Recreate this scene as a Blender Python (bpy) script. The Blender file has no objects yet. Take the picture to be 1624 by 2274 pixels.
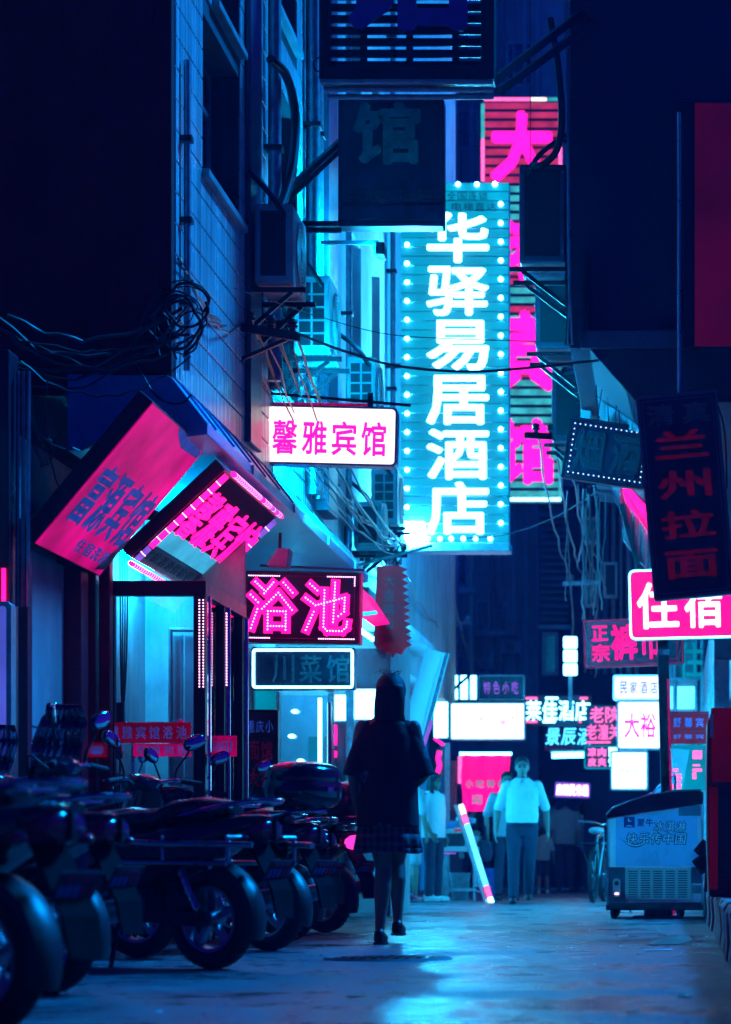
import bpy, bmesh, math, random
from mathutils import Vector, Matrix, Euler
R = math.radians
rnd = random.Random(11)
scene = bpy.context.scene
col = scene.collection

# ------------------------------------------------------------------ camera, sky, light, exposure
F, VX, VY, CAMH = 6090.0, 1490.0, 1912.0, 0.5        # focal length and principal point on a 1624 x 2274 grid
cam_d = bpy.data.cameras.new('Camera')
cam = bpy.data.objects.new('Camera', cam_d)
col.objects.link(cam)
cam.location = (0, 0, CAMH)
cam.rotation_euler = (R(90), 0, 0)
cam_d.sensor_fit = 'HORIZONTAL'
cam_d.sensor_width = 24.0
cam_d.lens = 24.0 * F / 1624.0
cam_d.shift_x = -(VX - 812.0) / 1624.0
cam_d.shift_y = (VY - 1137.0) / 1624.0
cam_d.clip_end = 500
cam_d.dof.use_dof = True
cam_d.dof.focus_distance = 18.5
cam_d.dof.aperture_fstop = 3.2
scene.camera = cam

world = bpy.data.worlds.new('World')
scene.world = world
world.use_nodes = True
wn = world.node_tree.nodes
sky = wn.new('ShaderNodeTexSky')
sky.sky_type = 'NISHITA'
sky.sun_disc = False
SUN = Vector((.56, .47, .68)).normalized()             # towards the light: down the alley, a little right, high
sky.sun_elevation = math.asin(SUN.z)
sky.sun_rotation = math.atan2(SUN.x, SUN.y)
tint = wn.new('ShaderNodeMix')
tint.data_type = 'RGBA'
tint.blend_type = 'MULTIPLY'
tint.inputs['Factor'].default_value = 1.0
world.node_tree.links.new(sky.outputs['Color'], tint.inputs['A'])
tint.inputs['B'].default_value = (0.06, 0.015, 1.0, 1)
bgn = wn['Background']
world.node_tree.links.new(tint.outputs['Result'], bgn.inputs['Color'])
bgn.inputs['Strength'].default_value = 0.022

sun_d = bpy.data.lights.new('moon', 'SUN')
sun_d.energy = 5.0
sun_d.angle = R(10)
sun_d.color = (0.0, 0.29, 1.0)
sun = bpy.data.objects.new('moon', sun_d)
col.objects.link(sun)
sun.rotation_euler = (-SUN).to_track_quat('-Z', 'Y').to_euler()

scene.view_settings.view_transform = 'Standard'
scene.view_settings.look = 'None'
scene.view_settings.exposure = 0.6
scene.view_settings.gamma = 1.0
scene.view_settings.use_curve_mapping = False
scene.render.engine = 'CYCLES'
scene.cycles.use_denoising = True
scene.cycles.use_adaptive_sampling = True
scene.cycles.adaptive_threshold = 0.04
scene.cycles.max_bounces = 5
scene.cycles.diffuse_bounces = 2
scene.cycles.glossy_bounces = 2
scene.cycles.volume_bounces = 0
scene.cycles.transparent_max_bounces = 12
scene.cycles.sample_clamp_indirect = 4.0
scene.cycles.caustics_reflective = False
scene.cycles.caustics_refractive = False

def at(px, py, Y):
    """point of the place seen at a spot of the 1624 x 2274 grid, Y metres down the alley"""
    return Vector(((px - VX) / F * Y, Y, CAMH + (VY - py) / F * Y))

# ------------------------------------------------------------------ materials
M = {}
def mat(n, c, rough=.6, metal=0., var=.3, vs=5., bump=.15, bs=45., coat=0., rvar=.12, dirt=0., dist=.01):
    m = bpy.data.materials.new(n); m.use_nodes = True
    nt = m.node_tree; N = nt.nodes; L = nt.links
    b = N['Principled BSDF']
    tc = N.new('ShaderNodeTexCoord')
    nz = N.new('ShaderNodeTexNoise'); nz.inputs['Scale'].default_value = vs
    nz.inputs['Detail'].default_value = 6; nz.inputs['Roughness'].default_value = .65
    L.new(tc.outputs['Object'], nz.inputs['Vector'])
    cr = N.new('ShaderNodeValToRGB')
    lo = [x * (1 - var) for x in c]; hi = [min(1, x * (1 + var)) for x in c]
    cr.color_ramp.elements[0].position = .3; cr.color_ramp.elements[1].position = .7
    cr.color_ramp.elements[0].color = (*lo, 1); cr.color_ramp.elements[1].color = (*hi, 1)
    L.new(nz.outputs['Fac'], cr.inputs['Fac'])
    out = cr.outputs['Color']
    if dirt > 0:
        n3 = N.new('ShaderNodeTexNoise'); n3.inputs['Scale'].default_value = vs * .45
        n3.inputs['Detail'].default_value = 8; n3.inputs['Roughness'].default_value = .75
        mp = N.new('ShaderNodeMapping'); mp.inputs['Scale'].default_value = (1, 1, .35)
        L.new(tc.outputs['Object'], mp.inputs['Vector']); L.new(mp.outputs['Vector'], n3.inputs['Vector'])
        r3 = N.new('ShaderNodeValToRGB'); r3.color_ramp.elements[0].position = .45; r3.color_ramp.elements[1].position = .68
        r3.color_ramp.elements[0].color = (0, 0, 0, 1); r3.color_ramp.elements[1].color = (dirt, dirt, dirt, 1)
        L.new(n3.outputs['Fac'], r3.inputs['Fac'])
        mx = N.new('ShaderNodeMix'); mx.data_type = 'RGBA'
        L.new(r3.outputs['Color'], mx.inputs['Factor']); L.new(out, mx.inputs['A'])
        mx.inputs['B'].default_value = (c[0] * .25, c[1] * .23, c[2] * .2, 1)
        out = mx.outputs['Result']
    L.new(out, b.inputs['Base Color'])
    mr = N.new('ShaderNodeMapRange')
    mr.inputs['To Min'].default_value = max(.03, rough - rvar); mr.inputs['To Max'].default_value = min(1, rough + rvar)
    L.new(nz.outputs['Fac'], mr.inputs['Value']); L.new(mr.outputs['Result'], b.inputs['Roughness'])
    b.inputs['Metallic'].default_value = metal
    if coat: b.inputs['Coat Weight'].default_value = coat; b.inputs['Coat Roughness'].default_value = .08
    if bump > 0:
        n2 = N.new('ShaderNodeTexNoise'); n2.inputs['Scale'].default_value = bs; n2.inputs['Detail'].default_value = 5
        L.new(tc.outputs['Object'], n2.inputs['Vector'])
        bp = N.new('ShaderNodeBump'); bp.inputs['Strength'].default_value = bump; bp.inputs['Distance'].default_value = dist
        L.new(n2.outputs['Fac'], bp.inputs['Height']); L.new(bp.outputs['Normal'], b.inputs['Normal'])
    M[n] = m
    return m

def emit(n, c, s, var=0., vs=6., base=(.012, .012, .014)):
    """an emissive material"""
    m = bpy.data.materials.new(n); m.use_nodes = True
    nt = m.node_tree; N = nt.nodes; L = nt.links
    b = N['Principled BSDF']
    b.inputs['Base Color'].default_value = (*base, 1); b.inputs['Roughness'].default_value = .55
    b.inputs['Specular IOR Level'].default_value = .1
    b.inputs['Emission Color'].default_value = (*c, 1)
    b.inputs['Emission Strength'].default_value = s
    if var > 0:
        tc = N.new('ShaderNodeTexCoord'); nz = N.new('ShaderNodeTexNoise')
        nz.inputs['Scale'].default_value = vs; nz.inputs['Detail'].default_value = 5
        L.new(tc.outputs['Object'], nz.inputs['Vector'])
        mr = N.new('ShaderNodeMapRange'); mr.inputs['From Min'].default_value = .3; mr.inputs['From Max'].default_value = .7
        mr.inputs['To Min'].default_value = s * (1 - var); mr.inputs['To Max'].default_value = s * (1 + var)
        L.new(nz.outputs['Fac'], mr.inputs['Value']); L.new(mr.outputs['Result'], b.inputs['Emission Strength'])
    M[n] = m
    return m

def glassmat(n, tintc=(.75, .9, 1), refl=.12, rough=.03):
    m = bpy.data.materials.new(n); m.use_nodes = True
    nt = m.node_tree; N = nt.nodes; L = nt.links
    N.remove(N['Principled BSDF'])
    t = N.new('ShaderNodeBsdfTransparent'); t.inputs['Color'].default_value = (*tintc, 1)
    g = N.new('ShaderNodeBsdfGlossy'); g.inputs['Roughness'].default_value = rough
    fr = N.new('ShaderNodeFresnel'); fr.inputs['IOR'].default_value = 1.5
    ad = N.new('ShaderNodeMath'); ad.operation = 'ADD'; ad.inputs[1].default_value = refl; ad.use_clamp = True
    L.new(fr.outputs['Fac'], ad.inputs[0])
    mx = N.new('ShaderNodeMixShader')
    L.new(ad.outputs[0], mx.inputs['Fac']); L.new(t.outputs[0], mx.inputs[1]); L.new(g.outputs[0], mx.inputs[2])
    L.new(mx.outputs[0], N['Material Output'].inputs['Surface'])
    M[n] = m
    return m

def ribbed(n, c, per, axis, rough=.4, strength=.8, dist=.01, var=.25, dirt=.5):
    """tile or sheet with fine ribs: relief too small to pick apart"""
    m = mat(n, c, rough, 0, var, 3., 0, 40, 0, .1, dirt)
    nt = m.node_tree; N = nt.nodes; L = nt.links
    tc = [x for x in N if x.type == 'TEX_COORD'][0]
    w = N.new('ShaderNodeTexWave'); w.wave_type = 'BANDS'; w.bands_direction = axis
    w.inputs['Scale'].default_value = 2 * math.pi / per / 20.0
    w.inputs['Distortion'].default_value = 0.0
    L.new(tc.outputs['Object'], w.inputs['Vector'])
    b = N['Principled BSDF']
    mp = N.new('ShaderNodeMapping'); k = {'X': (26, 1, .5), 'Y': (1, 17, .35), 'Z': (1, 1, 26)}[axis]; mp.inputs['Scale'].default_value = k
    ns = N.new('ShaderNodeTexNoise'); ns.inputs['Scale'].default_value = 1.0; ns.inputs['Detail'].default_value = 5; ns.inputs['Roughness'].default_value = .7
    L.new(tc.outputs['Object'], mp.inputs['Vector']); L.new(mp.outputs['Vector'], ns.inputs['Vector'])
    rp = N.new('ShaderNodeMapRange'); rp.inputs['From Min'].default_value = .35; rp.inputs['From Max'].default_value = .65
    rp.inputs['To Min'].default_value = .45; rp.inputs['To Max'].default_value = 1.25
    L.new(ns.outputs['Fac'], rp.inputs['Value'])
    src = b.inputs['Base Color'].links[0].from_socket
    mu = N.new('ShaderNodeMix'); mu.data_type = 'RGBA'; mu.blend_type = 'MULTIPLY'; mu.inputs['Factor'].default_value = 1.0
    L.new(src, mu.inputs['A']); L.new(rp.outputs['Result'], mu.inputs['B']); L.new(mu.outputs['Result'], b.inputs['Base Color'])
    ad = N.new('ShaderNodeMath'); ad.operation = 'ADD'; L.new(w.outputs['Fac'], ad.inputs[0]); L.new(ns.outputs['Fac'], ad.inputs[1])
    bp = N.new('ShaderNodeBump'); bp.inputs['Strength'].default_value = strength; bp.inputs['Distance'].default_value = dist
    L.new(ad.outputs[0], bp.inputs['Height']); L.new(bp.outputs['Normal'], b.inputs['Normal'])
    return m

mat('plaster_dark', (.30, .001, .010), .85, var=.3, vs=1.5, bump=.3, bs=30, dirt=.5)
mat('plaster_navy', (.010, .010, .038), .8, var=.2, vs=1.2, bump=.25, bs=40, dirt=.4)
mat('plaster_pale', (.55, .56, .58), .8, var=.2, vs=2, bump=.25, bs=30, dirt=.55)
mat('plaster_grey', (.36, .38, .40), .8, var=.25, vs=1.4, bump=.3, bs=25, dirt=.6)
mat('concrete', (.26, .27, .28), .8, var=.3, vs=3, bump=.45, bs=22, dirt=.6)
ribbed('tile', (.78, .80, .82), .055, 'Y', rough=.25, strength=1.0, dist=.016, var=.12, dirt=.2)
ribbed('sheet_ribs', (.5, .52, .54), .08, 'X', rough=.35, strength=1, dist=.03)
mat('joint', (.06, .06, .07), .9, bump=.2)
mat('black_metal', (.009, .009, .012), .42, .3, var=.4, vs=8, bump=.08)
mat('iron', (.012, .012, .015), .5, .3, var=.5, vs=12, bump=.2, bs=60)
mat('steel', (.45, .46, .48), .3, .95, var=.2, vs=10, bump=.06)
mat('galv', (.35, .37, .4), .42, .8, var=.3, vs=14, bump=.1)
mat('ac_white', (.36, .38, .4), .45, var=.15, vs=4, bump=.05, dirt=.5)
mat('ac_dark', (.02, .02, .025), .6, bump=.1)
mat('cable', (.014, .014, .016), .42, bump=.0)
mat('cable_pale', (.15, .16, .18), .35, bump=.0)
mat('paint_blue_grey', (.05, .08, .12), .35, var=.3, vs=4, bump=.1, dirt=.4)
mat('curtain', (.25, .28, .33), .8, var=.2, vs=3, bump=.3, bs=12)
mat('canopy_blue', (.04, .34, .66), .4, var=.25, vs=3, bump=.15, dirt=.3)
mat('dark_glass', (.012, .014, .02), .06, bump=0)
glassmat('glass', (.72, .9, 1.0), .05)
glassmat('glass_dim', (.4, .55, .7), .08)
mat('sign_navy', (.010, .013, .028), .32, var=.5, vs=3, bump=.05, dirt=.3)
mat('sign_print_dim', (.05, .075, .085), .5, var=.5, vs=9, bump=0)
mat('board_magenta', (.75, .0, .16), .6, var=.35, vs=2.5, bump=.1, dirt=.5)
mat('sign_red_dim', (.65, .008, .08), .5, var=.6, vs=14, bump=0)
mat('sign_purple', (.22, .01, .30), .5, var=.3, vs=9, bump=0)
mat('banner_red', (.40, .004, .05), .75, var=.35, vs=5, bump=.2, bs=20)
mat('red_paint', (.16, .004, .02), .42, var=.35, vs=6, bump=.15, dirt=.5)
mat('print_blue', (.05, .16, .45), .6, var=.4, vs=12, bump=0)
mat('print_black', (.01, .01, .015), .6, bump=0)
mat('rubber', (.012, .012, .013), .75, bump=.2, bs=90)
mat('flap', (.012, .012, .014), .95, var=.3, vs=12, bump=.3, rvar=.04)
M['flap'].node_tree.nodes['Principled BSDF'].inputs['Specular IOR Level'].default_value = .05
mat('sign_matte', (.008, .010, .022), .9, var=.4, vs=5, bump=.05, rvar=.05)
M['sign_matte'].node_tree.nodes['Principled BSDF'].inputs['Specular IOR Level'].default_value = .08
mat('scooter_black', (.012, .012, .015), .16, var=.3, vs=6, bump=.02, coat=.6, rvar=.06)
mat('scooter_grey', (.03, .035, .045), .2, var=.25, vs=6, bump=.02, coat=.5, rvar=.06)
mat('scooter_red', (.16, .006, .02), .18, var=.3, vs=6, bump=.02, coat=.6, rvar=.06)
mat('seat_vinyl', (.014, .012, .015), .26, var=.4, vs=20, bump=.25, bs=120)
mat('plastic_black', (.02, .02, .024), .42, var=.3, vs=10, bump=.1)
mat('chrome', (.6, .62, .65), .12, 1., var=.1, bump=.02, rvar=.05)
mat('lens_red', (.55, .01, .06), .15, var=.2, bump=.0, coat=.5)
mat('plate_white', (.16, .17, .2), .5, var=.25, vs=18, bump=.05, dirt=.4)
mat('plate_matte', (.07, .075, .095), .9, var=.3, vs=18, bump=.05, dirt=.4, rvar=.05)
M['plate_matte'].node_tree.nodes['Principled BSDF'].inputs['Specular IOR Level'].default_value = .08
mat('mirror', (.7, .72, .75), .05, 1., var=.02, bump=0, rvar=.01)
mat('skin', (.28, .17, .12), .5, var=.12, vs=12, bump=.05)
mat('hair', (.008, .007, .007), .62, var=.4, vs=50, bump=.35, bs=120)
mat('shoe_dark', (.015, .013, .015), .35, bump=.05)
mat('shoe_white', (.7, .7, .7), .55, bump=.1)
mat('shirt_white', (.68, .7, .7), .85, var=.06, vs=8, bump=.3, bs=14, dist=.02)
mat('shirt_grey', (.34, .36, .38), .85, var=.12, vs=8, bump=.3, bs=14, dist=.02)
mat('shirt_teal', (.22, .36, .38), .85, var=.12, vs=8, bump=.3, bs=14, dist=.02)
mat('trouser_dark', (.028, .033, .06), .85, var=.3, vs=10, bump=.35, bs=16, dist=.02)
mat('jeans', (.02, .03, .055), .85, var=.35, vs=7, bump=.35, bs=18, dist=.02)
mat('freezer_white', (.75, .8, .85), .25, var=.06, vs=2, bump=.02, coat=.3)
mat('freezer_navy', (.006, .03, .2), .4, var=.15, vs=8, bump=0)
mat('freezer_blue', (.28, .5, .78), .28, var=.12, vs=1.4, bump=.02, coat=.3)
mat('freezer_grille', (.42, .45, .46), .45, var=.1, vs=6, bump=.05)
mat('tarp_blue', (.02, .06, .28), .5, var=.3, vs=4, bump=.5, bs=9, dist=.03)
mat('wood', (.22, .15, .09), .6, var=.35, vs=6, bump=.3)
mat('cardboard', (.30, .22, .15), .8, var=.2, vs=6, bump=.2)
mat('produce', (.2, .3, .22), .5, var=.6, vs=18, bump=.3)
mat('paper', (.55, .56, .58), .8, var=.15, vs=9, bump=.3)

def quiet(n): M[n].cycles.emission_sampling = 'NONE'      # glows, but too small to be worth aiming light rays at
emit('cy_hot', (.13, .66, 1.0), 9.)
emit('cy_bulb', (.03, .52, 1.0), 120.)
emit('flood', (.02, .50, 1.0), 2300.)
emit('cy_dot', (.16, .70, 1.0), 8.)
emit('cy_slat', (.0, .42, .66), .62, .15, 3.)
emit('cy_slat_b', (.0, .38, .62), .54, .15, 3.)
emit('cy_tube', (.10, .62, 1.0), 7.)
emit('white_face', (.55, .92, 1.0), 1.5, .10, 4.)
emit('lamp_tube', (.03, .52, 1.0), 60.)
emit('lamp_hall', (.0, .55, 1.0), 190.)
emit('added_rear_glow', (.0, .46, 1.0), 220., .2, 1.5)  # strong glow added on the white sign's unseen back to light the freezer
emit('hidden_glow', (.01, .48, 1.0), 4.5, .3, 1.5)  # for the added, mostly hidden shop panes and the cyan sign's back
emit('white_warm', (1.0, .86, .90), 1.15, .12, 5.)
emit('white_hot', (.2, .75, 1.0), 5.0)
emit('win_lit', (.06, .50, 1.0), 2.2, .35, 2.)
emit('win_teal', (.0, .32, .50), .5, .4, 2.)
emit('pink_hot', (1.0, .004, .20), 2.2, .06, 5.)
emit('pink_letter', (1.0, .006, .34), 1.7, .06, 5.)
emit('pink_led', (1.0, .42, .80), 3.2)
emit('pink_tube', (1.0, .006, .20), 2.4, .12, 9.)
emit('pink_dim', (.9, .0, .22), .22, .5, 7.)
emit('pink_face', (1.0, .0, .22), 1.0, .22, 3.)
emit('pink_soft', (1.0, .12, .42), 1.3, .2, 30.)
emit('slat_pink', (.95, .05, .2), .35, .4, 5.)
emit('slat_mint', (.06, .70, .78), .42, .45, 5.)
emit('tilt_pink', (.9, .0, .27), .42, .6, 2.2)
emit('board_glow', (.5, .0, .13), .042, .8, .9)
emit('banner_painted_glow', (.6, .0, .06), .10, .4, 6.)  # red glow painted on unlit banners that blue light would leave black
emit('flag_painted_glow', (.6, .0, .05), .07, .5, 6.)  # red glow painted on the unlit flag cloth
emit('cabinet_painted_glow', (.5, .0, .05), .05, .5, 2.)  # red glow painted on the cabinet panels, which are no lamp
emit('reflection_glow', (.06, .55, .9), .5, .3, 3.)  # cyan reflection put in as emission
emit('wall_flood', (.0, .42, 1.0), 2200.)
emit('letter_painted_glow', (.55, .0, .06), .05, .6, 14.)  # faint red glow painted on the unlit noodle sign's letters
emit('red_box', (.5, .0, .08), .10, .4, 4.)
emit('blue_print', (.02, .07, .5), .34, .4, 12.)
emit('violet_print', (.30, .12, .9), .6, .3, 9.)
emit('blue_dots', (.35, .6, 1.0), 2.2)
emit('tail_lit', (1.0, .04, .5), 1.0, .2, 9.)
emit('lightbox_violet', (.10, .14, .9), .4, .5, 1.6)
for n in ('cy_dot', 'pink_led', 'pink_dim', 'blue_print', 'violet_print', 'blue_dots', 'tail_lit', 'slat_pink', 'slat_mint', 'pink_soft', 'red_box', 'board_glow', 'banner_painted_glow', 'flag_painted_glow', 'cabinet_painted_glow', 'letter_painted_glow', 'cy_slat_b', 'cy_slat', 'pink_letter'): quiet(n)
# ------------------------------------------------------------------ mesh helpers
ORG = {}
class MB:
    def __init__(s): s.v = []; s.f = []; s.s = []
    def add(s, vs, fs, smooth=False, T=None):
        k = len(s.v)
        s.v += [(T @ Vector(v)) if T is not None else Vector(v) for v in vs]
        s.f += [tuple(i + k for i in f) for f in fs]; s.s += [smooth] * len(fs)
        return s
    def bb(s, x0, x1, y0, y1, z0, z1, T=None):
        vs = [(x0,y0,z0),(x1,y0,z0),(x1,y1,z0),(x0,y1,z0),(x0,y0,z1),(x1,y0,z1),(x1,y1,z1),(x0,y1,z1)]
        return s.add(vs, [(0,3,2,1),(4,5,6,7),(0,1,5,4),(1,2,6,5),(2,3,7,6),(3,0,4,7)], False, T)
    def box(s, c, d, T=None):
        return s.bb(c[0]-d[0]/2, c[0]+d[0]/2, c[1]-d[1]/2, c[1]+d[1]/2, c[2]-d[2]/2, c[2]+d[2]/2, T)
    def tube(s, pts, r, n=8, T=None, smooth=True):
        pts = [Vector(p) for p in pts]
        rs = r if isinstance(r, (list, tuple)) else [r] * len(pts)
        t0 = (pts[1] - pts[0]).normalized()
        a = t0.orthogonal().normalized()
        vs = []; fs = []
        for i, p in enumerate(pts):
            if i == 0: t = t0
            elif i == len(pts) - 1: t = (pts[-1] - pts[-2]).normalized()
            else: t = ((pts[i+1]-p).normalized() + (p-pts[i-1]).normalized()).normalized()
            a = (a - t * a.dot(t)).normalized(); b = t.cross(a)
            for k in range(n):
                w = 2 * math.pi * k / n
                vs.append(p + (a * math.cos(w) + b * math.sin(w)) * rs[i])
        for i in range(len(pts) - 1):
            for k in range(n):
                fs.append((i*n+k, i*n+(k+1)%n, (i+1)*n+(k+1)%n, (i+1)*n+k))
        fs.append(tuple(range(n-1, -1, -1))); fs.append(tuple(range((len(pts)-1)*n, len(pts)*n)))
        return s.add(vs, fs, smooth, T)
    def bar(s, p0, p1, w, h, T=None):
        """square-section bar between two points"""
        p0 = Vector(p0); p1 = Vector(p1); t = (p1-p0).normalized()
        up = Vector((0,0,1)) if abs(t.z) < .95 else Vector((0,1,0))
        a = t.cross(up).normalized(); b = a.cross(t)
        vs = []
        for p in (p0, p1):
            for (i, j) in ((-1,-1),(1,-1),(1,1),(-1,1)): vs.append(p + a*(i*w/2) + b*(j*h/2))
        return s.add(vs, [(0,3,2,1),(4,5,6,7),(0,1,5,4),(1,2,6,5),(2,3,7,6),(3,0,4,7)], False, T)
    def prism(s, poly, y0, y1, T=None, smooth=False):
        """polygon in x,z pushed through y0..y1"""
        n = len(poly)
        vs = [(x, y0, z) for x, z in poly] + [(x, y1, z) for x, z in poly]
        fs = [tuple(range(n)), tuple(range(2*n-1, n-1, -1))]
        fs += [(i, i+n, (i+1)%n+n, (i+1)%n) for i in range(n)]
        return s.add(vs, fs, smooth, T)
    def ring(s, outer, inner, y0, y1, T=None):
        n = len(outer)
        vs = [(x,y0,z) for x,z in outer] + [(x,y0,z) for x,z in inner] + [(x,y1,z) for x,z in outer] + [(x,y1,z) for x,z in inner]
        fs = []
        for i in range(n):
            j = (i+1) % n
            fs += [(i,j,j+n,i+n), (j+2*n,i+2*n,i+3*n,j+3*n), (j,i,i+2*n,j+2*n), (i+n,j+n,j+3*n,i+3*n)]
        return s.add(vs, fs, False, T)
    def lathe(s, prof, n=24, T=None, closed=False):
        """profile (radius, y) turned about the y axis"""
        vs = []; fs = []; m = len(prof)
        for k in range(n):
            w = 2*math.pi*k/n
            for r, y in prof: vs.append((r*math.cos(w), y, r*math.sin(w)))
        for k in range(n):
            for i in range(m if closed else m-1):
                j = (i+1) % m; q = (k+1) % n
                fs.append((k*m+i, k*m+j, q*m+j, q*m+i))
        return s.add(vs, fs, True, T)
    def ell(s, c, r, nu=16, nv=10, T=None, e=1.0):
        """ellipsoid; e<1 squares it off"""
        pw = lambda x: math.copysign(abs(x)**e, x)
        vs = [(c[0], c[1], c[2]-r[2])]; fs = []
        for i in range(1, nv):
            a = -math.pi/2 + math.pi*i/nv
            for k in range(nu):
                w = 2*math.pi*k/nu
                vs.append((c[0]+r[0]*pw(math.cos(a))*pw(math.cos(w)), c[1]+r[1]*pw(math.cos(a))*pw(math.sin(w)), c[2]+r[2]*pw(math.sin(a))))
        vs.append((c[0], c[1], c[2]+r[2])); L = len(vs)-1
        for k in range(nu):
            q = (k+1) % nu
            fs.append((0, 1+q, 1+k)); fs.append((L, L-nu+k, L-nu+q))
            for i in range(nv-2): fs.append((1+i*nu+k, 1+i*nu+q, 1+(i+1)*nu+q, 1+(i+1)*nu+k))
        return s.add(vs, fs, True, T)
    def loft(s, rings, T=None, smooth=True):
        n = len(rings[0]); vs = [p for r in rings for p in r]; fs = []
        for i in range(len(rings)-1):
            for k in range(n):
                q = (k+1) % n
                fs.append((i*n+k, i*n+q, (i+1)*n+q, (i+1)*n+k))
        fs.append(tuple(range(n-1,-1,-1))); fs.append(tuple(range((len(rings)-1)*n, len(rings)*n)))
        return s.add(vs, fs, smooth, T)
    def quad(s, a, b, c, d, T=None): return s.add([a,b,c,d], [(0,1,2,3)], False, T)
    def mesh(s, name, off=Vector((0,0,0)), sharp=38):
        me = bpy.data.meshes.new(name)
        me.from_pydata([v - off for v in s.v], [], s.f)
        me.polygons.foreach_set('use_smooth', s.s)
        me.validate(); me.update()
        if any(s.s): me.set_sharp_from_angle(angle=R(sharp))
        return me
    def build(s, name, m, parent=None, bevel=0, seg=2, fix=True):
        off = ORG.get(parent.name, Vector((0,0,0))) if parent else Vector((0,0,0))
        me = s.mesh(name, off)
        if fix:
            bm = bmesh.new(); bm.from_mesh(me); bmesh.ops.recalc_face_normals(bm, faces=bm.faces); bm.to_mesh(me); bm.free()
        o = bpy.data.objects.new(name, me); col.objects.link(o)
        me.materials.append(M[m] if isinstance(m, str) else m)
        if parent:
            o.parent = parent; ORG[o.name] = off
        if bevel:
            b = o.modifiers.new('Bevel', 'BEVEL'); b.width = bevel; b.segments = seg; b.limit_method = 'ANGLE'; b.angle_limit = R(35)
        return o

def tag(o, label, cat, group=None):
    o['label'] = label; o['category'] = cat
    if group: o['group'] = group
    return o
def struct(o): o['kind'] = 'structure'; return o
def stuff(o): o['kind'] = 'stuff'; return o
def thing(name, label, cat, loc=(0,0,0), group=None, local=False, rot=None):
    """an Empty at a thing's base; parts are given in world coordinates unless local"""
    e = bpy.data.objects.new(name, None); col.objects.link(e)
    e.location = loc; e.empty_display_size = .2
    if rot is not None: e.rotation_euler = rot
    ORG[e.name] = Vector((0,0,0)) if local else Vector(loc)
    return tag(e, label, cat, group)

def rrect(w, h, r, n=5):
    p = []
    for (sx, sz, a0) in ((1,1,0),(-1,1,90),(-1,-1,180),(1,-1,270)):
        for k in range(n+1):
            a = R(a0 + 90*k/n)
            p.append((sx*(w/2-r) + r*math.cos(a), sz*(h/2-r) + r*math.sin(a)))
    return p
def sag(p0, p1, s, n=14, wob=0.):
    p0 = Vector(p0); p1 = Vector(p1); o = []
    for i in range(n+1):
        t = i/n; p = p0.lerp(p1, t); p.z -= s*4*t*(1-t)
        if wob and 0 < i < n: p += Vector((rnd.uniform(-wob,wob), rnd.uniform(-wob,wob), rnd.uniform(-wob,wob)))
        o.append(p)
    return o
def smooth_path(pts, n=6):
    """Catmull-Rom through points"""
    P = [Vector(p) for p in pts]; P = [2*P[0]-P[1]] + P + [2*P[-1]-P[-2]]; o = []
    for i in range(1, len(P)-2):
        for k in range(n):
            t = k/n; a,b,c,d = P[i-1],P[i],P[i+1],P[i+2]
            o.append(.5*((2*b)+(c-a)*t+(2*a-5*b+4*c-d)*t*t+(3*b-a-3*c+d)*t**3))
    o.append(P[-2]); return o
def cable(label, pts, r, m='cable', group='loose cables along the walls', n=6):
    o = MB().tube(pts, r, n).build('cable', m, fix=False)
    return tag(o, label, 'cable', group)

# ------------------------------------------------------------------ writing
GL = {}
def glyph(ch, off):
    """(verts, faces, outline) of one character in a unit box; off > 0 thickens the strokes"""
    k = (ch, round(off, 4))
    if k in GL: return GL[k]
    cu = bpy.data.curves.new('glyph', 'FONT'); cu.body = ch; cu.size = 1; cu.resolution_u = 2
    o = bpy.data.objects.new('glyph', cu); col.objects.link(o)
    bpy.context.view_layer.update()
    me = bpy.data.meshes.new_from_object(o.evaluated_get(bpy.context.evaluated_depsgraph_get()))
    bm = bmesh.new(); bm.from_mesh(me)
    bmesh.ops.remove_doubles(bm, verts=bm.verts, dist=1e-5)
    bnd = [(e.verts[0].co.copy(), e.verts[1].co.copy()) for e in bm.edges if len(e.link_faces) == 1]
    ex = bmesh.ops.extrude_face_region(bm, geom=list(bm.faces))
    for v in ex['geom']:
        if isinstance(v, bmesh.types.BMVert): v.co.z += 1
    idx = {v: i for i, v in enumerate(bm.verts)}
    vs = [v.co.copy() for v in bm.verts]
    fs = [tuple(idx[v] for v in f.verts) for f in bm.faces]
    bm.free(); bpy.data.objects.remove(o); bpy.data.curves.remove(cu); bpy.data.meshes.remove(me)
    if off > 0:
        for j, (p, q) in enumerate(bnd):
            d = q - p
            if d.length < 1e-6: continue
            d.normalize(); n = Vector((-d.y, d.x, 0)) * off; zz = -.02 - .012 * (j % 4)
            i0 = len(vs)
            vs += [Vector((*(p-n).xy, zz)), Vector((*(q-n).xy, zz)), Vector((*(q+n).xy, zz)), Vector((*(p+n).xy, zz)),
                   Vector((*(p-n).xy, 1)), Vector((*(q-n).xy, 1)), Vector((*(q+n).xy, 1)), Vector((*(p+n).xy, 1))]
            fs += [(i0, i0+1, i0+2, i0+3), (i0, i0+4, i0+5, i0+1), (i0+3, i0+2, i0+6, i0+7)]
            i0 = len(vs); m = 6
            vs += [Vector((p.x + off*math.cos(math.pi*t/3), p.y + off*math.sin(math.pi*t/3), zz - .006)) for t in range(m)]
            fs += [tuple(range(i0, i0+m))]
    x0 = min(v.x for v in vs); x1 = max(v.x for v in vs); y0 = min(v.y for v in vs); y1 = max(v.y for v in vs)
    fx = lambda p: ((p.x-x0)/(x1-x0)-.5, (p.y-y0)/(y1-y0)-.5)
    out = [(*fx(v), v.z) for v in vs]
    GL[k] = (out, fs, [(fx(a), fx(b)) for a, b in bnd])
    return GL[k]
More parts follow.
